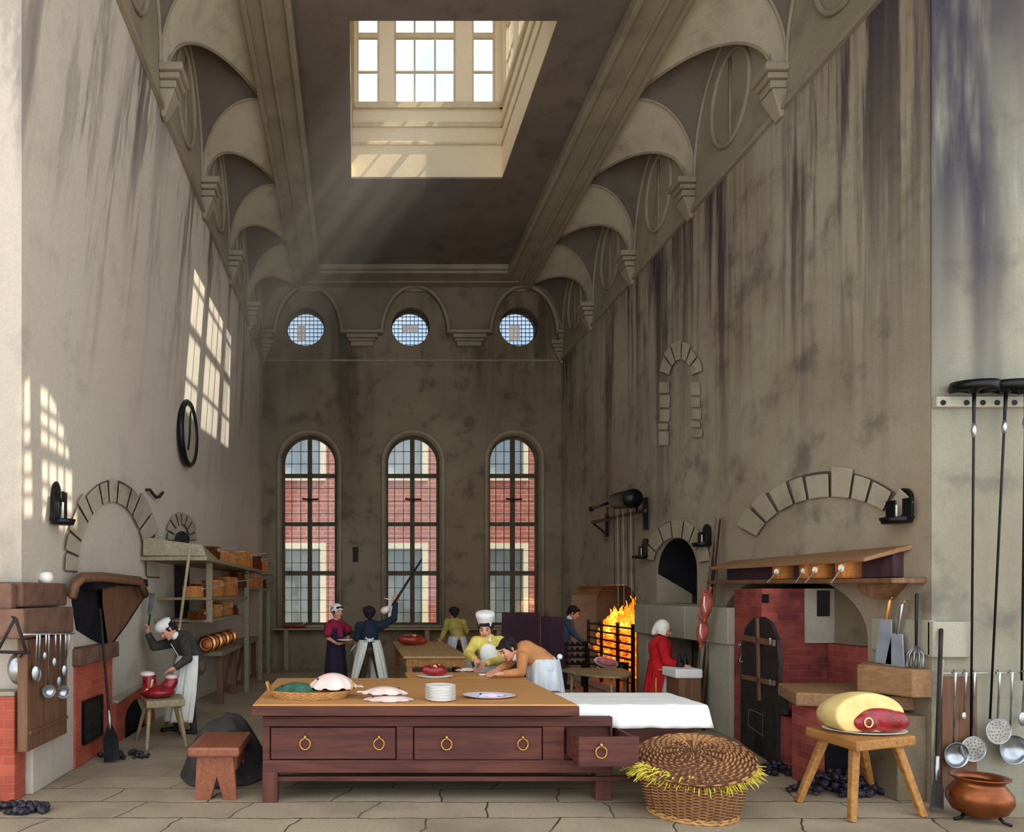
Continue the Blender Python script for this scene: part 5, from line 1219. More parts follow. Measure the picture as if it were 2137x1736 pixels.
q = uz(1550,1345); MB().tube([face(q[0]+.03*cos(2*pi*k/12), q[1]+.03*sin(2*pi*k/12), .03) for k in range(12)], .008, 6, closed=True).build('ring', 'steel', parent=ov_, smooth=True)
q = uz(1560,1375); MB().tube([face(q[0]-.03,q[1]+.05,.05),face(q[0]-.035,q[1]-.02,.07),face(q[0],q[1]-.05,.07),face(q[0]+.03,q[1]-.02,.06)], .009, 6).build('latch', 'steel', parent=dd, smooth=True)
q = uz(1598,1248); MB().prism([(q[0]-.1,q[1]-.05),(q[0]+.1,q[1]-.05),(q[0]+.1,q[1]+.04),(q[0]-.1,q[1]+.04)], lambda p: face(p[0],p[1],.0), lambda p: face(p[0],p[1],.006)).build('vent_slot', 'soot', parent=ov_)
# plastered niche right of the oven and its brick lower part
MB().box(4.72, 5.4, 7.535, 7.557, 1.19, 1.76).build('plaster_panel', 'plaster_left', parent=ov_)
sw = MB().box(4.835, 4.965, 7.525, 7.537, 1.47, 1.74).build('small_window', 'dark_void', parent=ov_)
nc = thing('plastered_niche', 'dim plastered side of the recess right of the brick oven, brick below', 'niche', (4.9,6.9,0))
MB().box(5.0, 5.3, 6.66, 7.5, 1.19, 1.9).build('plaster_side', 'plaster_back', parent=nc); MB().box(4.93, 5.3, 6.66, 7.5, 0, 1.185).build('brick_panel', 'brick_dark', parent=nc)
# stewing stove with slabs
ss = thing('stewing_stove', 'low stewing stove of brick and plaster with brown slabs behind the slab stool', 'stove', (4.3,6.4,0))
MB().box(4.02, 4.68, 6.25, 6.62, 0, .72).build('stove_body', 'brick_dark', parent=ss)
MB().hexa([(3.86,6.30,.72),(4.69,6.02,.72),(4.9,7.0,.72),(4.10,6.98,.72)],[(3.86,6.30,.84),(4.69,6.02,.84),(4.9,7.0,.84),(4.10,6.98,.84)]).build('slab', 'wood_slab', parent=ss, bevel=.015)
MB().hexa([(4.36,6.25,.86),(4.52,5.83,.86),(4.68,5.83,.86),(4.68,6.6,.86)],[(4.36,6.25,1.09),(4.52,5.83,1.09),(4.68,5.83,1.09),(4.68,6.6,1.09)]).build('upper_slab', 'wood_slab', parent=ss, bevel=.01)
m = MB().prism([(4.08,.0),(4.36,.0)]+[(4.22+.14*cos(pi*k/12), .38+.14*sin(pi*k/12)) for k in range(13)], lambda p: (p[0],6.235,p[1]), lambda p: (p[0],6.26,p[1])); m.build('ash_arch', 'soot', parent=ss)
MB().box(4.45, 4.69, 5.90, 6.245, 0, .70).build('plaster_pier', 'plaster_back', parent=ss, bevel=.01)
# stone band on the pier
st_ = thing('stone_band', 'band of pale stone blocks wrapping the corner of the right pier', 'stone', (4.7,5.8,1.2))
MB().box(4.66, 4.705, 5.83, 6.5, 1.20, 1.49).build('side_block', 'stone', parent=st_, bevel=.008); MB().box(4.66, 4.99, 5.80, 5.86, 1.19, 1.48).build('front_block', 'stone', parent=st_, bevel=.008)
# hanging choppers and whisk on the side face
def RX(px, py, o_=.05): return PX(px, py, 4.66-o_)
def blade(lab, top_, mid, bot, w1, w2, hmat, pts_hook):
    t = thing('kitchen_chopper', lab, 'chopper', RX(*bot)); a, b_, c_ = RX(*top_), RX(*mid), RX(*bot)
    MB().cap(a, .016, b_, .014, 10).build('handle', hmat, parent=t, smooth=True)
    m = MB(); T = V((0,1,0)); n_ = V((-1,0,0)); m.hexa([b_-T*w1+n_*.0, b_+T*w1, b_+T*w1+n_*.01, b_-T*w1+n_*.01], [c_-T*w2, c_+T*w2, c_+T*w2+n_*.01, c_-T*w2+n_*.01]); m.build('blade', 'blade', parent=t, bevel=.003)
    MB().tube([a+V((.05,0,.03)), a+V((0,-.02,.03)), a], .007, 6).build('hook', 'brass', parent=t, smooth=True)
blade('broad chopper with an orange handle hanging on the right pier', (1857,1254), (1850,1292), (1845,1385), .07, .10, 'copper', 0)
blade('bright narrow-handled chopper hanging nearest the whisk', (1883,1262), (1874,1322), (1868,1402), .06, .12, 'steel', 0)
wk = thing('wire_whisk', 'wire whisk with a dark handle hanging on the right pier', 'whisk', RX(1910,1400)); a, b_, c_ = RX(1913,1242), RX(1912,1345), RX(1908,1402)
MB().cap(a, .014, b_, .010, 8).build('handle', 'iron', parent=wk, smooth=True); m = MB()
for k in range(5):
    an = pi*k/5; dv = V((-cos(an)*.05, sin(an)*.065, 0)); m.tube([b_, b_.lerp(c_,.35)+dv, b_.lerp(c_,.8)+dv, c_, b_.lerp(c_,.8)-dv, b_.lerp(c_,.35)-dv, b_], .005, 5)
m.build('wire_loops', 'steel', parent=wk, smooth=True)
# long tools leaning in the corner
shovel('dark coal shovel leaning against the right pier', PY(1964,1315,5.78), V((4.50, 5.58, .03)), (0,-1,0), .09, .26, 'steel')
t = pole('oven_peel_pole', 'pale wooden pole leaning beside the dark shovel on the right pier', 'pole', PY(1966,1378,5.80), V((4.50,5.62,.02)), .014, 'wood_pale')
# spit rack plate, wheeled spits, ladles on the frontal pier face
YP = 5.855
def FP(px, py, off=.03): return PY(px, py, YP-off)
rp_ = thing('spit_rail', 'pale drilled rail high on the right pier from which the wheeled spits hang', 'rail', FP(2040,840))
a, b_ = FP(1951,850), FP(2180,828); MB().box(a.x, b_.x, YP-.05, YP, a.z, b_.z).build('rail_board', 'stone', parent=rp_, bevel=.006)
for px in (1969,2018,2052,2082,2118): q = FP(px,840,.055); MB().lathe([(0,0),(.022,0),(.022,-.02),(0,-.02)], q, Matrix.Rotation(radians(90),4,'X'), 12).build('peg', 'iron', parent=rp_)
for k, (x0, y0_, x1, y1_) in enumerate(((2033,806,2026,1560),(2100,806,2066,1500),(2141,808,2132,1420))):
    a, b_ = FP(x0,y0_,.14), FP(x1,y1_,.06); t = thing('wheeled_spit', ['leftmost long spit with a pulley wheel hanging on the right pier','middle long spit with a pulley wheel hanging on the right pier','rightmost long spit with a pulley wheel cut by the picture edge'][k], 'spit', b_, 'wheeled spits on the right pier')
    MB().tube([a, a.lerp(b_,.06), a.lerp(b_,.13), b_], [.014,.012,.009,.008], 8).build('rod', 'iron', parent=t, smooth=True)
    MB().lathe([(0,.05),(.04,.05),(.05,.02),(.13,.02),(.155,.035),(.16,.0),(.155,-.035),(.13,-.02),(.05,-.02),(.03,-.05),(0,-.05)], a, Matrix.Rotation(radians(6),4,'X'), 32).build('pulley_wheel', 'iron', parent=t, smooth=True)
    MB().tube([a.lerp(b_,.10), a.lerp(b_,.12), a.lerp(b_,.14)], [.012,.02,.012], 8).build('collar', 'steel', parent=t, smooth=True)
rr = MB().tube([FP(1962,1405,.05), FP(2190,1403,.05)], .006, 8).build('ladle_rail', 'tin', smooth=True); tag(rr, 'thin rail with large ladles hanging on the right pier', 'rail')
MB().box(FP(1968,1400).x, FP(2040,1400).x, YP-.025, YP, .10, 1.03).build('hanging_board', 'wood_brown').__setitem__('label', 'x')
o = [x for x in C.objects if x.get('label') == 'x'][-1]; tag(o, 'dark board behind the ladles on the right pier', 'board')
GR = 'ladles and skimmers on the right pier'
for px, py, r, kd, lab in ((1990,1572,.098,'bowl','leftmost deep ladle hanging on the right pier'),(2030,1560,.10,'disc','flat pierced skimmer second along the right pier rail'),
                           (2082,1522,.10,'disc','pierced skimmer hanging highest on the right pier'),(2108,1556,.115,'bowl','largest shallow ladle hanging lowest on the right pier'),(2134,1480,.05,'spoon','long spoon at the picture edge on the right pier'),(2012,1480,.03,'spoon','short iron spoon behind the leftmost ladle')):
    P = FP(px,1403,.07+.03*(px == 2082)); e = FP(px,py,.07); ladle('ladle' if kd == 'bowl' else ('skimmer' if kd == 'disc' else 'serving_spoon'), lab, GR, P, P.z-e.z-.1*(kd != 'spoon')+.02, r, kd, True)
# brass cauldron
cd = PZ(2084, 1726, 0.0); cd = V((cd.x, cd.y+.16, 0)); bc = thing('brass_cauldron', 'polished round brass cauldron on little feet at bottom right', 'pot', cd)
pr = [(0,.03),(.08,.03),(.155,.07),(.19,.14),(.185,.20),(.15,.25),(.135,.27),(.145,.29),(.17,.305),(.172,.315),(.15,.31),(.125,.285),(.125,.265),(.165,.20),(.17,.14),(.14,.085),(0,.05)]
MB().lathe([(a_*1.07,b_*1.06) for a_,b_ in pr], cd, None, 48).build('pot_body', 'copper_dark', parent=bc, smooth=True)
for k in range(3): a_ = radians(-90+120*k+30); MB().tube([cd+V((.11*cos(a_),.11*sin(a_),.06)), cd+V((.14*cos(a_),.14*sin(a_),.02)), cd+V((.19*cos(a_),.19*sin(a_),.012))], [.014,.012,.012], 8).build('foot', 'iron', parent=bc, smooth=True)
# ------------------------------------------------------------------ people
def frame(f):
    f = V(f).normalized(); r = f.cross(V((0,0,1))).normalized(); return f, r     # forward, his right-hand side is r
def hand(m, w, dr, pn, side, curl=0.5, s=1.0):
    """palm plus four unequal bent fingers and a thumb leaving the side of the palm"""
    dr = V(dr).normalized(); pn = V(pn); pn = (pn-dr*pn.dot(dr)).normalized(); lt = dr.cross(pn).normalized()*side
    m.cap(w, .024*s, w+dr*.045*s, .030*s, 10); m.cap(w+dr*.03*s-lt*.018*s, .020*s, w+dr*.075*s-lt*.022*s, .017*s, 8); m.cap(w+dr*.03*s+lt*.018*s, .020*s, w+dr*.08*s+lt*.022*s, .017*s, 8)
    for k, (o, L) in enumerate(((-.033,.060),(-.011,.076),(.011,.080),(.033,.070))):
        p = w+dr*.082*s+lt*o*s; a = 0.0; r = .0092*s
        for j, q in enumerate((.45,.32,.25)):
            a += curl*(.5 if j == 0 else .9); d_ = dr*cos(a)+pn*sin(a)+lt*o*1.5; e = p+d_.normalized()*L*s*q
            m.cap(p, r, e, r*.92, 8); p = e; r *= .92
    p = w+dr*.022*s+lt*.030*s; e = p+(dr*.6+lt*.7+pn*.35).normalized()*.036*s; m.cap(p, .013*s, e, .011*s, 8); m.cap(e, .011*s, e+(dr*.85+lt*.1+pn*.45).normalized()*.032*s, .009*s, 8)
def head(t, m, c, f, up, hair='hair', s=1.0, hairtype='short'):
    f = V(f).normalized(); up = V(up).normalized(); up = (up-f*up.dot(f)).normalized(); r = f.cross(up).normalized()
    B = Matrix((r, f, up)).transposed().to_4x4()
    def L(x, y, z): return c+(r*x+f*y+up*z)*s
    m.ball(c, (.074*s,.094*s,.108*s), B, 18, 14); m.ball(L(0,.022,-.055), (.056*s,.066*s,.062*s), B, 14, 10)
    m.cap(L(0,.088,.012), .011*s, L(0,.108,-.020), .015*s, 8)
    for q in (-1, 1): m.ball(L(q*.076,-.004,-.008), (.012*s,.020*s,.028*s), B, 8, 8); m.ball(L(q*.032,.082,-.028), (.018*s,.010*s,.014*s), B, 8, 6)
    m.ball(L(0,.086,-.052), (.022*s,.012*s,.010*s), B, 8, 6); m.ball(L(0,.078,-.092), (.022*s,.016*s,.016*s), B, 8, 6)
    def feats(body):
        for q in (-1, 1):
            MB().ball(L(q*.030,.083,.010), (.012*s,.008*s,.008*s), B, 10, 8).build('eye', 'eye', parent=t, smooth=True)
            MB().tube([L(q*.016,.090,.032), L(q*.032,.088,.038), L(q*.048,.078,.032)], .0045*s, 6).build('eyebrow', 'hair', parent=t, smooth=True)
        MB().tube([L(-.022,.094,-.054), L(0,.100,-.051), L(.022,.094,-.054)], [.004*s,.007*s,.004*s], 6).build('mouth', 'lip', parent=t, smooth=True)
        h = MB()
        if hairtype == 'short':
            h.ball(L(0,-.022,.022), (.088*s,.092*s,.104*s), B, 20, 14)
            for k in range(14): a = 2*pi*k/14; h.ball(L(.070*cos(a), -.030+.068*sin(a), .050+.02*sin(k*2.3)), .034*s)
            for q in (-1, 1): h.cap(L(q*.074,.022,.03), .018*s, L(q*.078,.018,-.03), .010*s, 8)
            h.cap(L(0,-.07,-.02), .05*s, L(0,-.06,-.075), .035*s, 10); h.cap(L(-.04,.070,.078), .026*s, L(.045,.070,.074), .024*s, 8)
        elif hairtype == 'wig':
            h.ball(L(0,-.022,.018), (.092*s,.098*s,.110*s), B, 20, 14)
            for q in (-1, 1):
                for z in (-.02,-.055): h.cap(L(q*.082,-.03,z), .024*s, L(q*.084,.03,z), .022*s, 8)
            h.cap(L(0,-.085,-.03), .045*s, L(0,-.085,-.09), .03*s, 10)
        h.build('hair', hair, parent=t, remesh=.010, smit=3)
    return L, B, feats
def wrap(name, mat, t, cw, ch, f, r0, r1, a0, a1, b0=None, b1=None, folds=7, amp=.02, thick=.006):
    """cloth hung from the waist centre cw to the hem centre ch; angles in degrees, 0 = forward"""
    b0 = a0 if b0 is None else b0; b1 = a1 if b1 is None else b1; f, r = frame(f); cw, ch = V(cw), V(ch)
    def fn(u, v):
        lo = a0+(b0-a0)*v; hi = a1+(b1-a1)*v; a = radians(lo+(hi-lo)*u); c = cw.lerp(ch, v)
        w = amp*v*sin(2*pi*u*folds+sin(v*3)*.6)+amp*.4*v*sin(2*pi*u*folds*2.3+1)
        rx = r0[0]+(r1[0]-r0[0])*v**.75+w; ry = r0[1]+(r1[1]-r0[1])*v**.75+w
        return c+f*cos(a)*ry+r*sin(a)*rx
    o = MB().grid(fn, 110, 20).build(name, mat, parent=t, smooth=True, merge=(a1-a0) > 359)
    md = o.modifiers.new('t', 'SOLIDIFY'); md.thickness = thick; return o
def person(lab, d, J, f, coat, legs='breeches', arms='coat', hair='hair', hairtype='short', hf=None, up=(0,0,1), s=1.0, hands=None, legw=1.0, gown=False, bulk=1.0, vox=.010):
    """J: joints as (px, py, depth offset). the skin is one continuous mesh, clothes are its fitted children"""
    P = {k: PY(v[0], v[1], d+(v[2] if len(v) > 2 else 0)) for k, v in J.items()}
    foot = V((P['hip'].x, P['hip'].y, 0)); t = thing('person', lab, 'person', foot); f, r = frame(f); hf = V(hf or f).normalized()
    m = MB(); L, B, feats = head(t, m, P['head'], hf, up, hair, s, hairtype)
    m.cap(L(0,-.015,-.06), .050*s, P['neck'], .052*s, 12)
    def limb(mm, a, ra, b, rb): mm.cap(a, ra*s*bulk, b, rb*s*bulk, 12)
    m.cap(P['neck'], .06*s, P['chest'], .10*s); m.cap(P['chest'], .11*s, P['hip'], .105*s)
    for q in 'LR':
        m.cap(P['neck'], .045*s, P['sh'+q], .048*s); limb(m, P['sh'+q], .046, P['el'+q], .036); limb(m, P['el'+q], .036, P['wr'+q], .024)
        m.cap(P['hip'], .09*s, P['hp'+q], .085*s); limb(m, P['hp'+q], .078, P['kn'+q], .05); limb(m, P['kn'+q], .052, P['an'+q], .032)
        a = P['an'+q]; m.cap(V((a.x,a.y,a.z)), .032*s, a+f*.10*s+V((0,0,-.03*s)), .028*s)
    for q, hd_ in (hands or {}).items():
        w = P['wr'+q]; dr = hd_[0]; hand(m, w, dr, hd_[1], hd_[2], hd_[3] if len(hd_) > 3 else .5, s*1.05)
    body = m.build('body', 'skin', parent=t, remesh=vox*.8, smit=2); feats(body)
    c = MB(); fr = P['neck'].lerp(P['chest'], .35)
    c.cap(fr, .095*s*bulk, P['chest'], .140*s*bulk, 14); c.cap(P['chest'], .142*s*bulk, P['waist'], .125*s*bulk, 14); c.cap(P['waist'], .125*s*bulk, P['waist'].lerp(P['hip'], .6), .135*s*bulk, 14)
    for q in 'LR':
        c.cap(fr, .075*s, P['sh'+q], .068*s*bulk)
        if arms == 'coat': limb(c, P['sh'+q], .068, P['el'+q], .054); limb(c, P['el'+q], .054, P['el'+q].lerp(P['wr'+q], .88), .040)
        elif arms == 'short': limb(c, P['sh'+q], .068, P['sh'+q].lerp(P['el'+q], .75), .062)
    c.build('jacket' if not gown else 'bodice', coat, parent=t, remesh=vox, smit=4)
    if not gown:
        g = MB(); g.cap(P['hip'], .128*s*bulk, P['hip']+V((0,0,-.02)), .125*s*bulk, 14)
        for q in 'LR':
            g.cap(P['hip'], .11*s, P['hp'+q], .100*s*legw); g.cap(P['hp'+q], .098*s*legw, P['kn'+q], .066*s*legw)
        g.build('breeches', legs, parent=t, remesh=vox, smit=4)
        for q in 'LR':
            MB().cap(P['kn'+q], .062*s, P['an'+q], .040*s, 14).build('stocking', 'stocking', parent=t, smooth=True)
    for q in 'LR':
        a = P['an'+q]; g = MB(); z = max(a.z-.05, .03); g.cap(V((a.x,a.y,z)), .042*s, V((a.x,a.y,z))+f*.15*s+V((0,0,-.005)), .034*s); g.v = [V((p.x,p.y,max(p.z,.002))) for p in g.v]
        g.build('shoe', 'shoe', parent=t, smooth=True)
    return t, P, L, B, f, r
def floor_y(d): return CY+EYE*F/d-4
def neckcloth(t, P, L, mat='white_cloth', rr=.066):
    MB().cap(P['neck']+V((0,0,.02)), rr, L(0,-.01,-.115), rr*.82, 14).build('collar', mat, parent=t, smooth=True)
# 1 woman in the crimson shawl
d = 11.5; fy = floor_y(d)
t, P, L, B, f, r = person('person in a white cap and crimson shawl over a dark gown, holding a dish', d,
  dict(head=(704,1277), neck=(702,1297), chest=(701,1315), waist=(701,1335), hip=(701,1352), shL=(717,1305,.10), elL=(726,1328,.05), wrL=(727,1341,-.12), shR=(686,1306,-.1), elR=(684,1331,-.12), wrR=(703,1343,-.22),
       hpL=(707,1356,.05), knL=(707,1405,.05), anL=(709,fy,.05), hpR=(695,1356,-.05), knR=(695,1405,-.05), anR=(695,fy,-.05)), (.7,-.7,0), 'plum', hf=(.55,-.83,-.05), arms='short', gown=True, s=.98,
  hands={'L': ((.6,-.6,0),(0,0,1),1,.35), 'R': ((.8,-.4,0),(0,0,1),-1,.35)})
wrap('gown_skirt', 'plum', t, P['waist']+V((0,0,.03)), V((P['hip'].x,P['hip'].y,.03)), f, (.135,.13), (.21,.19), 0, 360, folds=11, amp=.014)
g = MB(); g.ball(P['neck']+V((0,0,-.06)), (.20,.14,.085), Matrix.Rotation(atan2(r.y,r.x),4,'Z'), 20, 12); g.cap(P['shR']+V((0,0,-.02)), .085, P['elR']+V((0,0,.08)), .08); g.cap(P['shL']+V((0,0,-.02)), .08, P['elL']+V((0,0,.12)), .07); g.cap(P['chest']+f*.06+V((0,0,.03)), .10, P['waist']+f*.09+V((0,0,.08)), .06); g.cap(P['neck']+V((0,0,-.08))-f*.06, .13, P['waist']-f*.08+V((0,0,.1)), .09)
g.build('shawl', 'shawl', parent=t, remesh=.011, smit=4)
g = MB(); g.ball(L(0,-.025,.050), (.098,.108,.092), B, 20, 14); g.tube([L(.088*cos(a), -.02+.098*sin(a), .03+.035*sin(a)) for a in [2*pi*k/24 for k in range(24)]], .016, 8, closed=True); g.build('cap', 'white_cloth', parent=t, remesh=.010, smit=3)
q = PY(721,1337,11.18); plate('serving_dish', 'small white dish held by the woman in the crimson shawl', (q.x,q.y,q.z), .135, asp=.8, cat='dish', h=.02)
# 2 man with his back turned, arm raised with a long pole
d = 11.1; fy = floor_y(d)
t, P, L, B, f, r = person('person seen from behind in navy jacket and white apron, raising a long dark pole', d,
  dict(head=(770,1280), neck=(772,1299), chest=(772,1315), waist=(771,1332), hip=(772,1346), shL=(750,1307), elL=(744,1330,.02), wrL=(757,1345,.18), shR=(796,1305), elR=(822,1291,.02), wrR=(826,1256,.05),
       hpL=(762,1352), knL=(757,1402,.06), anL=(748,fy,.0), hpR=(783,1352), knR=(792,1402,.06), anR=(801,fy,.02)), (-.1,1,0), 'navy', hf=(-.15,1,.1),
  hands={'R': ((.25,.0,1),(-.3,1,0),1,1.1), 'L': ((.5,.7,-.2),(0,0,1),-1,.6)}, bulk=1.12)
wrap('apron', 'apron', t, P['waist']+V((0,0,-.02)), V((P['hip'].x,P['hip'].y,.22)), f, (.16,.155), (.30,.24), 8, 172, 8, 150, 7, .018)
wrap('apron_left_side', 'apron', t, P['waist']+V((0,0,-.02)), V((P['hip'].x,P['hip'].y,.22)), f, (.16,.155), (.30,.24), -168, -8, -122, -8, 7, .018)
m = MB(); q = P['waist']-f*.17+V((-.02,0,-.02)); m.ball(q, .03); m.tube([q, q+V((-.06,0,.04)), q+V((-.08,0,-.01)), q], .013, 6); m.tube([q, q+V((.06,0,.03)), q+V((.08,0,-.02)), q], .013, 6); m.build('apron_bow', 'white_cloth', parent=t, smooth=True)
a, b = PY(819,1264,11.12), PY(880,1167,11.2); o = MB().tube([a, a.lerp(b,.3), b], [.022,.02,.016], 10).build('dark_pole', 'iron_dull', smooth=True); tag(o, 'long dark tapering pole held aloft by the man in navy', 'pole')
q = PY(804,1273,11.25); bd_ = thing('plucked_bird', 'pinkish plucked bird held up beside the head of the man in navy', 'fowl', q)
m = MB(); m.ball(q, (.085,.07,.06), Matrix.Rotation(radians(-25),4,'Y'), 14, 10); m.cap(q+V((.05,0,.03)), .035, q+V((.12,0,.14)), .016); m.build('body', 'fish', parent=bd_, remesh=.01, smit=2)
MB().tube([q+V((.12,0,.14)), q+V((.05,0,.17)), q+V((-.02,0,.19))], [.012,.01,.005], 6).build('feet', 'china', parent=bd_, smooth=True)
o = MB().tube([PY(748,1337,10.9), PY(735,1354,10.88), PY(722,1373,10.86)], [.011,.011,.006], 8).build('sharpening_steel', 'steel', smooth=True); tag(o, 'slanting sharpening steel hanging at the hip of the man in navy', 'tool')
# 3 man in dull yellow, back turned, behind the far table
d = 13.75; fy = floor_y(d)
t, P, L, B, f, r = person('person in a dull yellow jacket seen from behind, leaning on the far table', d,
  dict(head=(947,1279), neck=(948,1293,.02), chest=(950,1306), waist=(954,1323,-.02), hip=(956,1334,-.04), shL=(934,1298,.02), elL=(927,1318,.05), wrL=(921,1333,.05), shR=(966,1299,.02), elR=(973,1317,.1), wrR=(966,1330,.25),
       hpL=(950,1338), knL=(949,1380,.03), anL=(947,fy), hpR=(963,1338), knR=(965,1380,.03), anR=(967,fy)), (-.1,1,0), 'olive', hf=(-.2,1,-.2),
  hands={'L': ((-.3,.2,-.6),(0,1,0),-1,.5), 'R': ((.2,.8,-.2),(0,0,-1),1,.5)}, bulk=1.1)
wrap('apron', 'apron_blue', t, P['waist']+V((0,0,-.04)), V((P['hip'].x,P['hip'].y,.30)), f, (.155,.15), (.26,.22), 8, 174, 8, 150, 6, .016)
wrap('apron_left_side', 'apron_blue', t, P['waist']+V((0,0,-.04)), V((P['hip'].x,P['hip'].y,.30)), f, (.155,.15), (.26,.22), -172, -8, -140, -8, 6, .016)
# 4 cook in the tall white hat
d = 8.62; fy = floor_y(d)
t, P, L, B, f, r = person('person in tall white cook hat, yellow jacket and white bib behind the work table', d,
  dict(head=(1013,1313), neck=(1017,1331,.03), chest=(1020,1352), waist=(1022,1380), hip=(1022,1400), shL=(1044,1339), elL=(1046,1376,-.1), wrL=(1012,1386,-.42), shR=(994,1339), elR=(977,1364,-.12), wrR=(992,1376,-.42),
       hpL=(1033,1405), knL=(1034,1465,-.03), anL=(1036,fy), hpR=(1012,1405), knR=(1011,1465,-.03), anR=(1008,fy)), (-.15,-1,0), 'yellow', hf=(-.3,-1,-.25), hands={'L': ((-.9,-.25,-.25),(0,0,-1),1,.5), 'R': ((.5,-.5,-.4),(0,0,-1),-1,.8)}, bulk=1.1)
wrap('apron', 'apron_blue', t, P['waist']+V((0,0,.02)), V((P['hip'].x,P['hip'].y,.25)), f, (.165,.165), (.24,.21), -100, 100, folds=6, amp=.014)
g = MB(); g.ball((P['chest']+P['waist'])/2+f*.105+V((-.01,0,.015)), (.105,.060,.150), Matrix.Rotation(atan2(r.y,r.x),4,'Z'), 20, 14); g.build('bib', 'white_cloth', parent=t, smooth=True)
m = MB(); m.lathe([(.080,0),(.086,.0),(.088,.05),(.105,.09),(.118,.13),(.105,.165),(.05,.18),(0,.18)], L(0,-.012,.045), B, 28); 
for k in range(9): a_ = 2*pi*k/9; m.ball(L(.075*cos(a_), -.012+.075*sin(a_), .165+.012*sin(k*2.2)), .038)
m.build('cook_hat', 'white_cloth', parent=t, remesh=.009, smit=3); 
m = MB(); m.bar(P['neck']+f*.07+V((.05,0,.02)), P['chest']+f*.15+V((0,0,.09)), .04, .012, f); m.build('collar', 'white_cloth', parent=t)
kn = MB().bar(P['wrR']+V((.03,-.10,-.04)), P['wrR']+V((-.02,-.22,-.07)), .012, .03, (0,0,1)).build('kitchen_knife', 'steel'); tag(kn, 'small knife in the hand of the cook in the tall hat', 'knife')
# 5 stooping cook in the tan jacket
d = 7.85; fy = floor_y(d)
t, P, L, B, f, r = person('person in a tan orange jacket stooping low over the work table', d,
  dict(head=(1060,1354,-.05), neck=(1079,1364), chest=(1098,1362), waist=(1122,1372), hip=(1141,1388), shL=(1091,1372,-.15), elL=(1088,1402,-.27), wrL=(1050,1406,-.33), shR=(1086,1360,.14), elR=(1060,1386,.10), wrR=(1037,1399,-.06),
       hpL=(1142,1393,-.1), knL=(1149,1460,-.1), anL=(1150,fy,-.08), hpR=(1143,1393,.1), knR=(1151,1460,.1), anR=(1155,fy,.08)), (-1,-.1,0), 'orange_coat', legs='apron_blue', hf=(-.75,-.35,-.62), up=(-.5,0,.8),
  hands={'L': ((-1,0,-.03),(0,0,-1),-1,.3), 'R': ((-.8,-.5,-.15),(0,0,-1),1,.4)}, bulk=1.0)
neckcloth(t, P, L)
wrap('apron', 'apron_blue', t, P['waist'].lerp(P['hip'],.7)+V((0,0,.05)), V((P['hip'].x-.02,P['hip'].y,.22)), f, (.17,.16), (.26,.24), -165, 165, -150, 150, 8, .018)
MB().ball(P['hip']+V((.12,-.08,.10)), .03).build('apron_knot', 'white_cloth', parent=t, smooth=True)
# 6 man in the scarlet coat
d = 9.45; fy = floor_y(d)
t, P, L, B, f, r = person('person with powdered white hair in a scarlet coat standing at the stone range', d,
  dict(head=(1383,1313), neck=(1379,1333), chest=(1378,1353), waist=(1379,1378), hip=(1380,1398), shL=(1377,1346,.16), elL=(1390,1376,.12), wrL=(1420,1384,.0), shR=(1383,1346,-.15), elR=(1391,1380,-.2), wrR=(1423,1388,-.32),
       hpL=(1383,1404,.07), knL=(1388,1452,.07), anL=(1388,fy,.07), hpR=(1384,1404,-.07), knR=(1392,1452,-.07), anR=(1392,fy,-.07)), (.98,-.15,0), 'red_coat', legs='white_cloth', hair='wig', hairtype='wig', hf=(.85,-.25,-.35),
  hands={'R': ((.95,.1,-.2),(0,0,-1),1,.5), 'L': ((.95,-.1,-.2),(0,0,-1),-1,.5)}, bulk=1.12)
wrap('coat_tails', 'red_coat', t, P['waist']+V((0,0,.0)), V((P['hip'].x-.04,P['hip'].y,.42)), f, (.155,.15), (.19,.17), 75, 285, 95, 265, 5, .014)
m = MB()
q = P['hip']+r*.17-f*.03; m.bar(q+V((-.06,0,.02))-f*.0, q+f*.10+V((0,0,.03)), .012, .05, r); m.build('gold_pocket', 'gold', parent=t)
MB().cap(P['neck']+V((0,0,-.01)), .070, P['neck']+V((0,0,.03)), .062, 14).build('black_collar', 'shoe', parent=t, smooth=True)
m = MB(); w_ = P['wrR']; e_ = P['elR']; m.cap(w_.lerp(e_,.20), .052, w_.lerp(e_,.08), .052, 12); m.build('cuff', 'shoe', parent=t, smooth=True)
MB().tube([P['hip']-f*.10+r*.15+V((0,0,-.06)), P['hip']-f*.11+r*.17+V((0,0,-.18)), P['hip']-f*.10+r*.17+V((0,0,-.36))], [.006,.012,.016], 6).build('gold_tassel', 'gold', parent=t, smooth=True)
# 7 man in blue by the fire
d = 13.0; fy = floor_y(d)
t, P, L, B, f, r = person('person in a blue grey coat bending towards the fire grate behind the screen', d,
  dict(head=(1197,1278,-.05), neck=(1189,1294), chest=(1183,1308), waist=(1177,1330), hip=(1173,1344), shL=(1184,1298,.14), elL=(1200,1322,.15), wrL=(1216,1340,.1), shR=(1187,1301,-.14), elR=(1200,1325,-.15), wrR=(1220,1341,-.15),
       hpL=(1175,1350,.08), knL=(1178,1392,.08), anL=(1176,fy,.08), hpR=(1174,1350,-.08), knR=(1180,1392,-.08), anR=(1178,fy,-.08)), (.95,-.2,0), 'blue_coat', hf=(.8,-.35,-.5),
  hands={'R': ((.9,-.1,-.4),(0,0,-1),1,.7), 'L': ((.9,0,-.4),(0,0,-1),-1,.7)})
neckcloth(t, P, L)
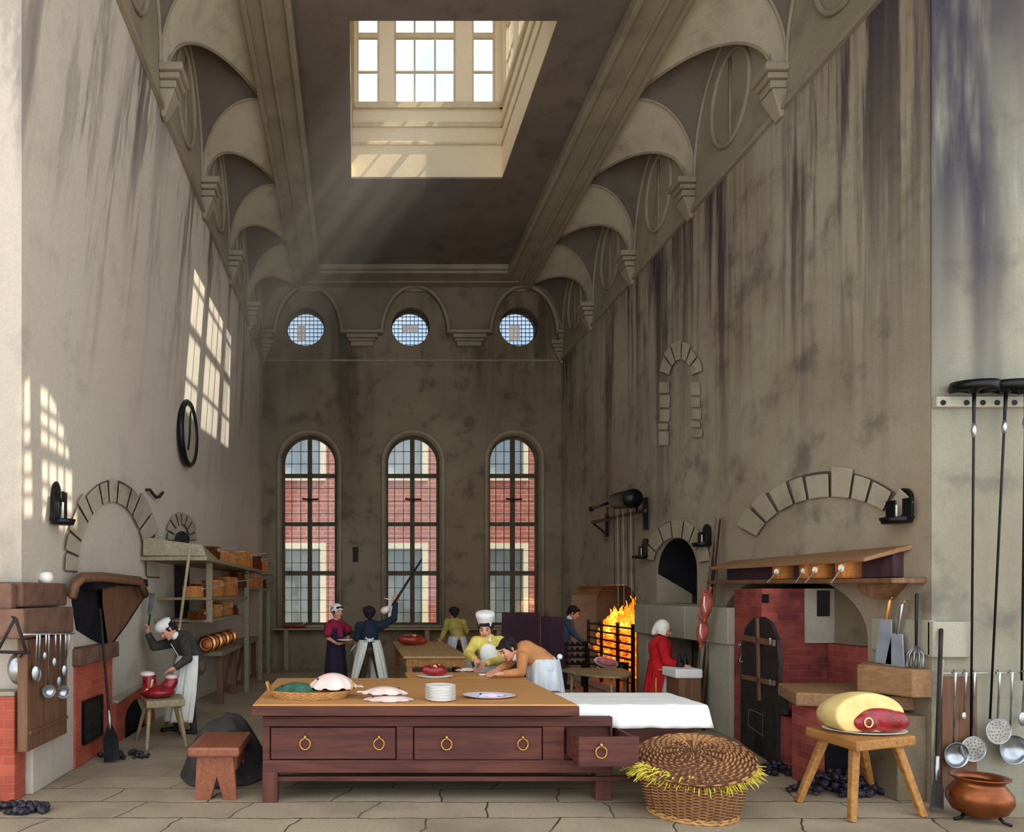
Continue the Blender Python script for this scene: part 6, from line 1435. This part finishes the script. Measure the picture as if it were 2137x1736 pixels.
# 8 cook with the raised cleaver
d = 8.85; fy = floor_y(d)
t, P, L, B, f, r = person('person in white cap, dark jacket and long white apron raising a cleaver at left', d,
  dict(head=(351,1314,-.10), neck=(369,1325,-.03), chest=(383,1342), waist=(399,1366), hip=(408,1386), shL=(385,1338,-.16), elL=(392,1374,-.30), wrL=(366,1394,-.42), shR=(364,1340,.12), elR=(322,1349,.05), wrR=(309,1322,.0),
       hpL=(404,1394,-.08), knL=(398,1450,-.10), anL=(405,fy+4,-.12), hpR=(406,1394,.08), knR=(385,1450,.08), anR=(366,fy-2,.06)), (-1,-.25,0), 'char_coat', legs='breeches', hf=(-.62,-.45,-.62), up=(-.55,0,.8),
  hands={'R': ((.1,0,1),(-1,-.2,0),-1,1.2), 'L': ((-.9,-.25,-.3),(0,0,-1),-1,.4)}, bulk=1.12)
neckcloth(t, P, L)
wrap('apron', 'apron', t, P['waist']+V((0,0,.0)), V((P['hip'].x-.10,P['hip'].y-.03,.17)), f, (.175,.165), (.27,.26), -120, 118, -104, 100, 8, .022)
g = MB(); a_ = P['chest']+f*.10; b_ = P['waist']+f*.13; MB().hexa([a_+r*.08+f*.045, a_-r*.08+f*.045, a_-r*.08+f*.055, a_+r*.08+f*.055], [b_+r*.12+f*.02, b_-r*.12+f*.02, b_-r*.12+f*.03, b_+r*.12+f*.03]).build('apron_bib', 'apron', parent=t)
g = MB(); g.ball(L(0,-.010,.065), (.105,.118,.085), B, 20, 14); g.ball(L(0,.035,.085), (.095,.09,.07), B); g.tube([L(.084*cos(a), -.01+.094*sin(a), .035) for a in [2*pi*k/24 for k in range(24)]], .016, 8, closed=True); g.build('cap', 'white_cloth', parent=t, remesh=.010, smit=3)
w_ = P['wrR']+V((0,0,.06)); cv = thing('meat_cleaver', 'black handled cleaver with a bright blade raised by the cook at left', 'cleaver', w_)
tipx = PY(319,1243,8.85)
ax = (tipx-w_).normalized(); MB().cap(w_-ax*.05, .014, w_+ax*.17, .012, 8).build('handle', 'iron', parent=cv, smooth=True)
sd = ax.cross(V((0,1,0))).normalized(); b0 = w_+ax*.16; b1 = w_+ax*.44
MB().hexa([b0-sd*.025-V((0,.004,0)), b0+sd*.035-V((0,.004,0)), b0+sd*.035+V((0,.004,0)), b0-sd*.025+V((0,.004,0))], [b1-sd*.025-V((0,.004,0)), b1+sd*.045-V((0,.004,0)), b1+sd*.045+V((0,.004,0)), b1-sd*.025+V((0,.004,0))]).build('blade', 'steel', parent=cv)
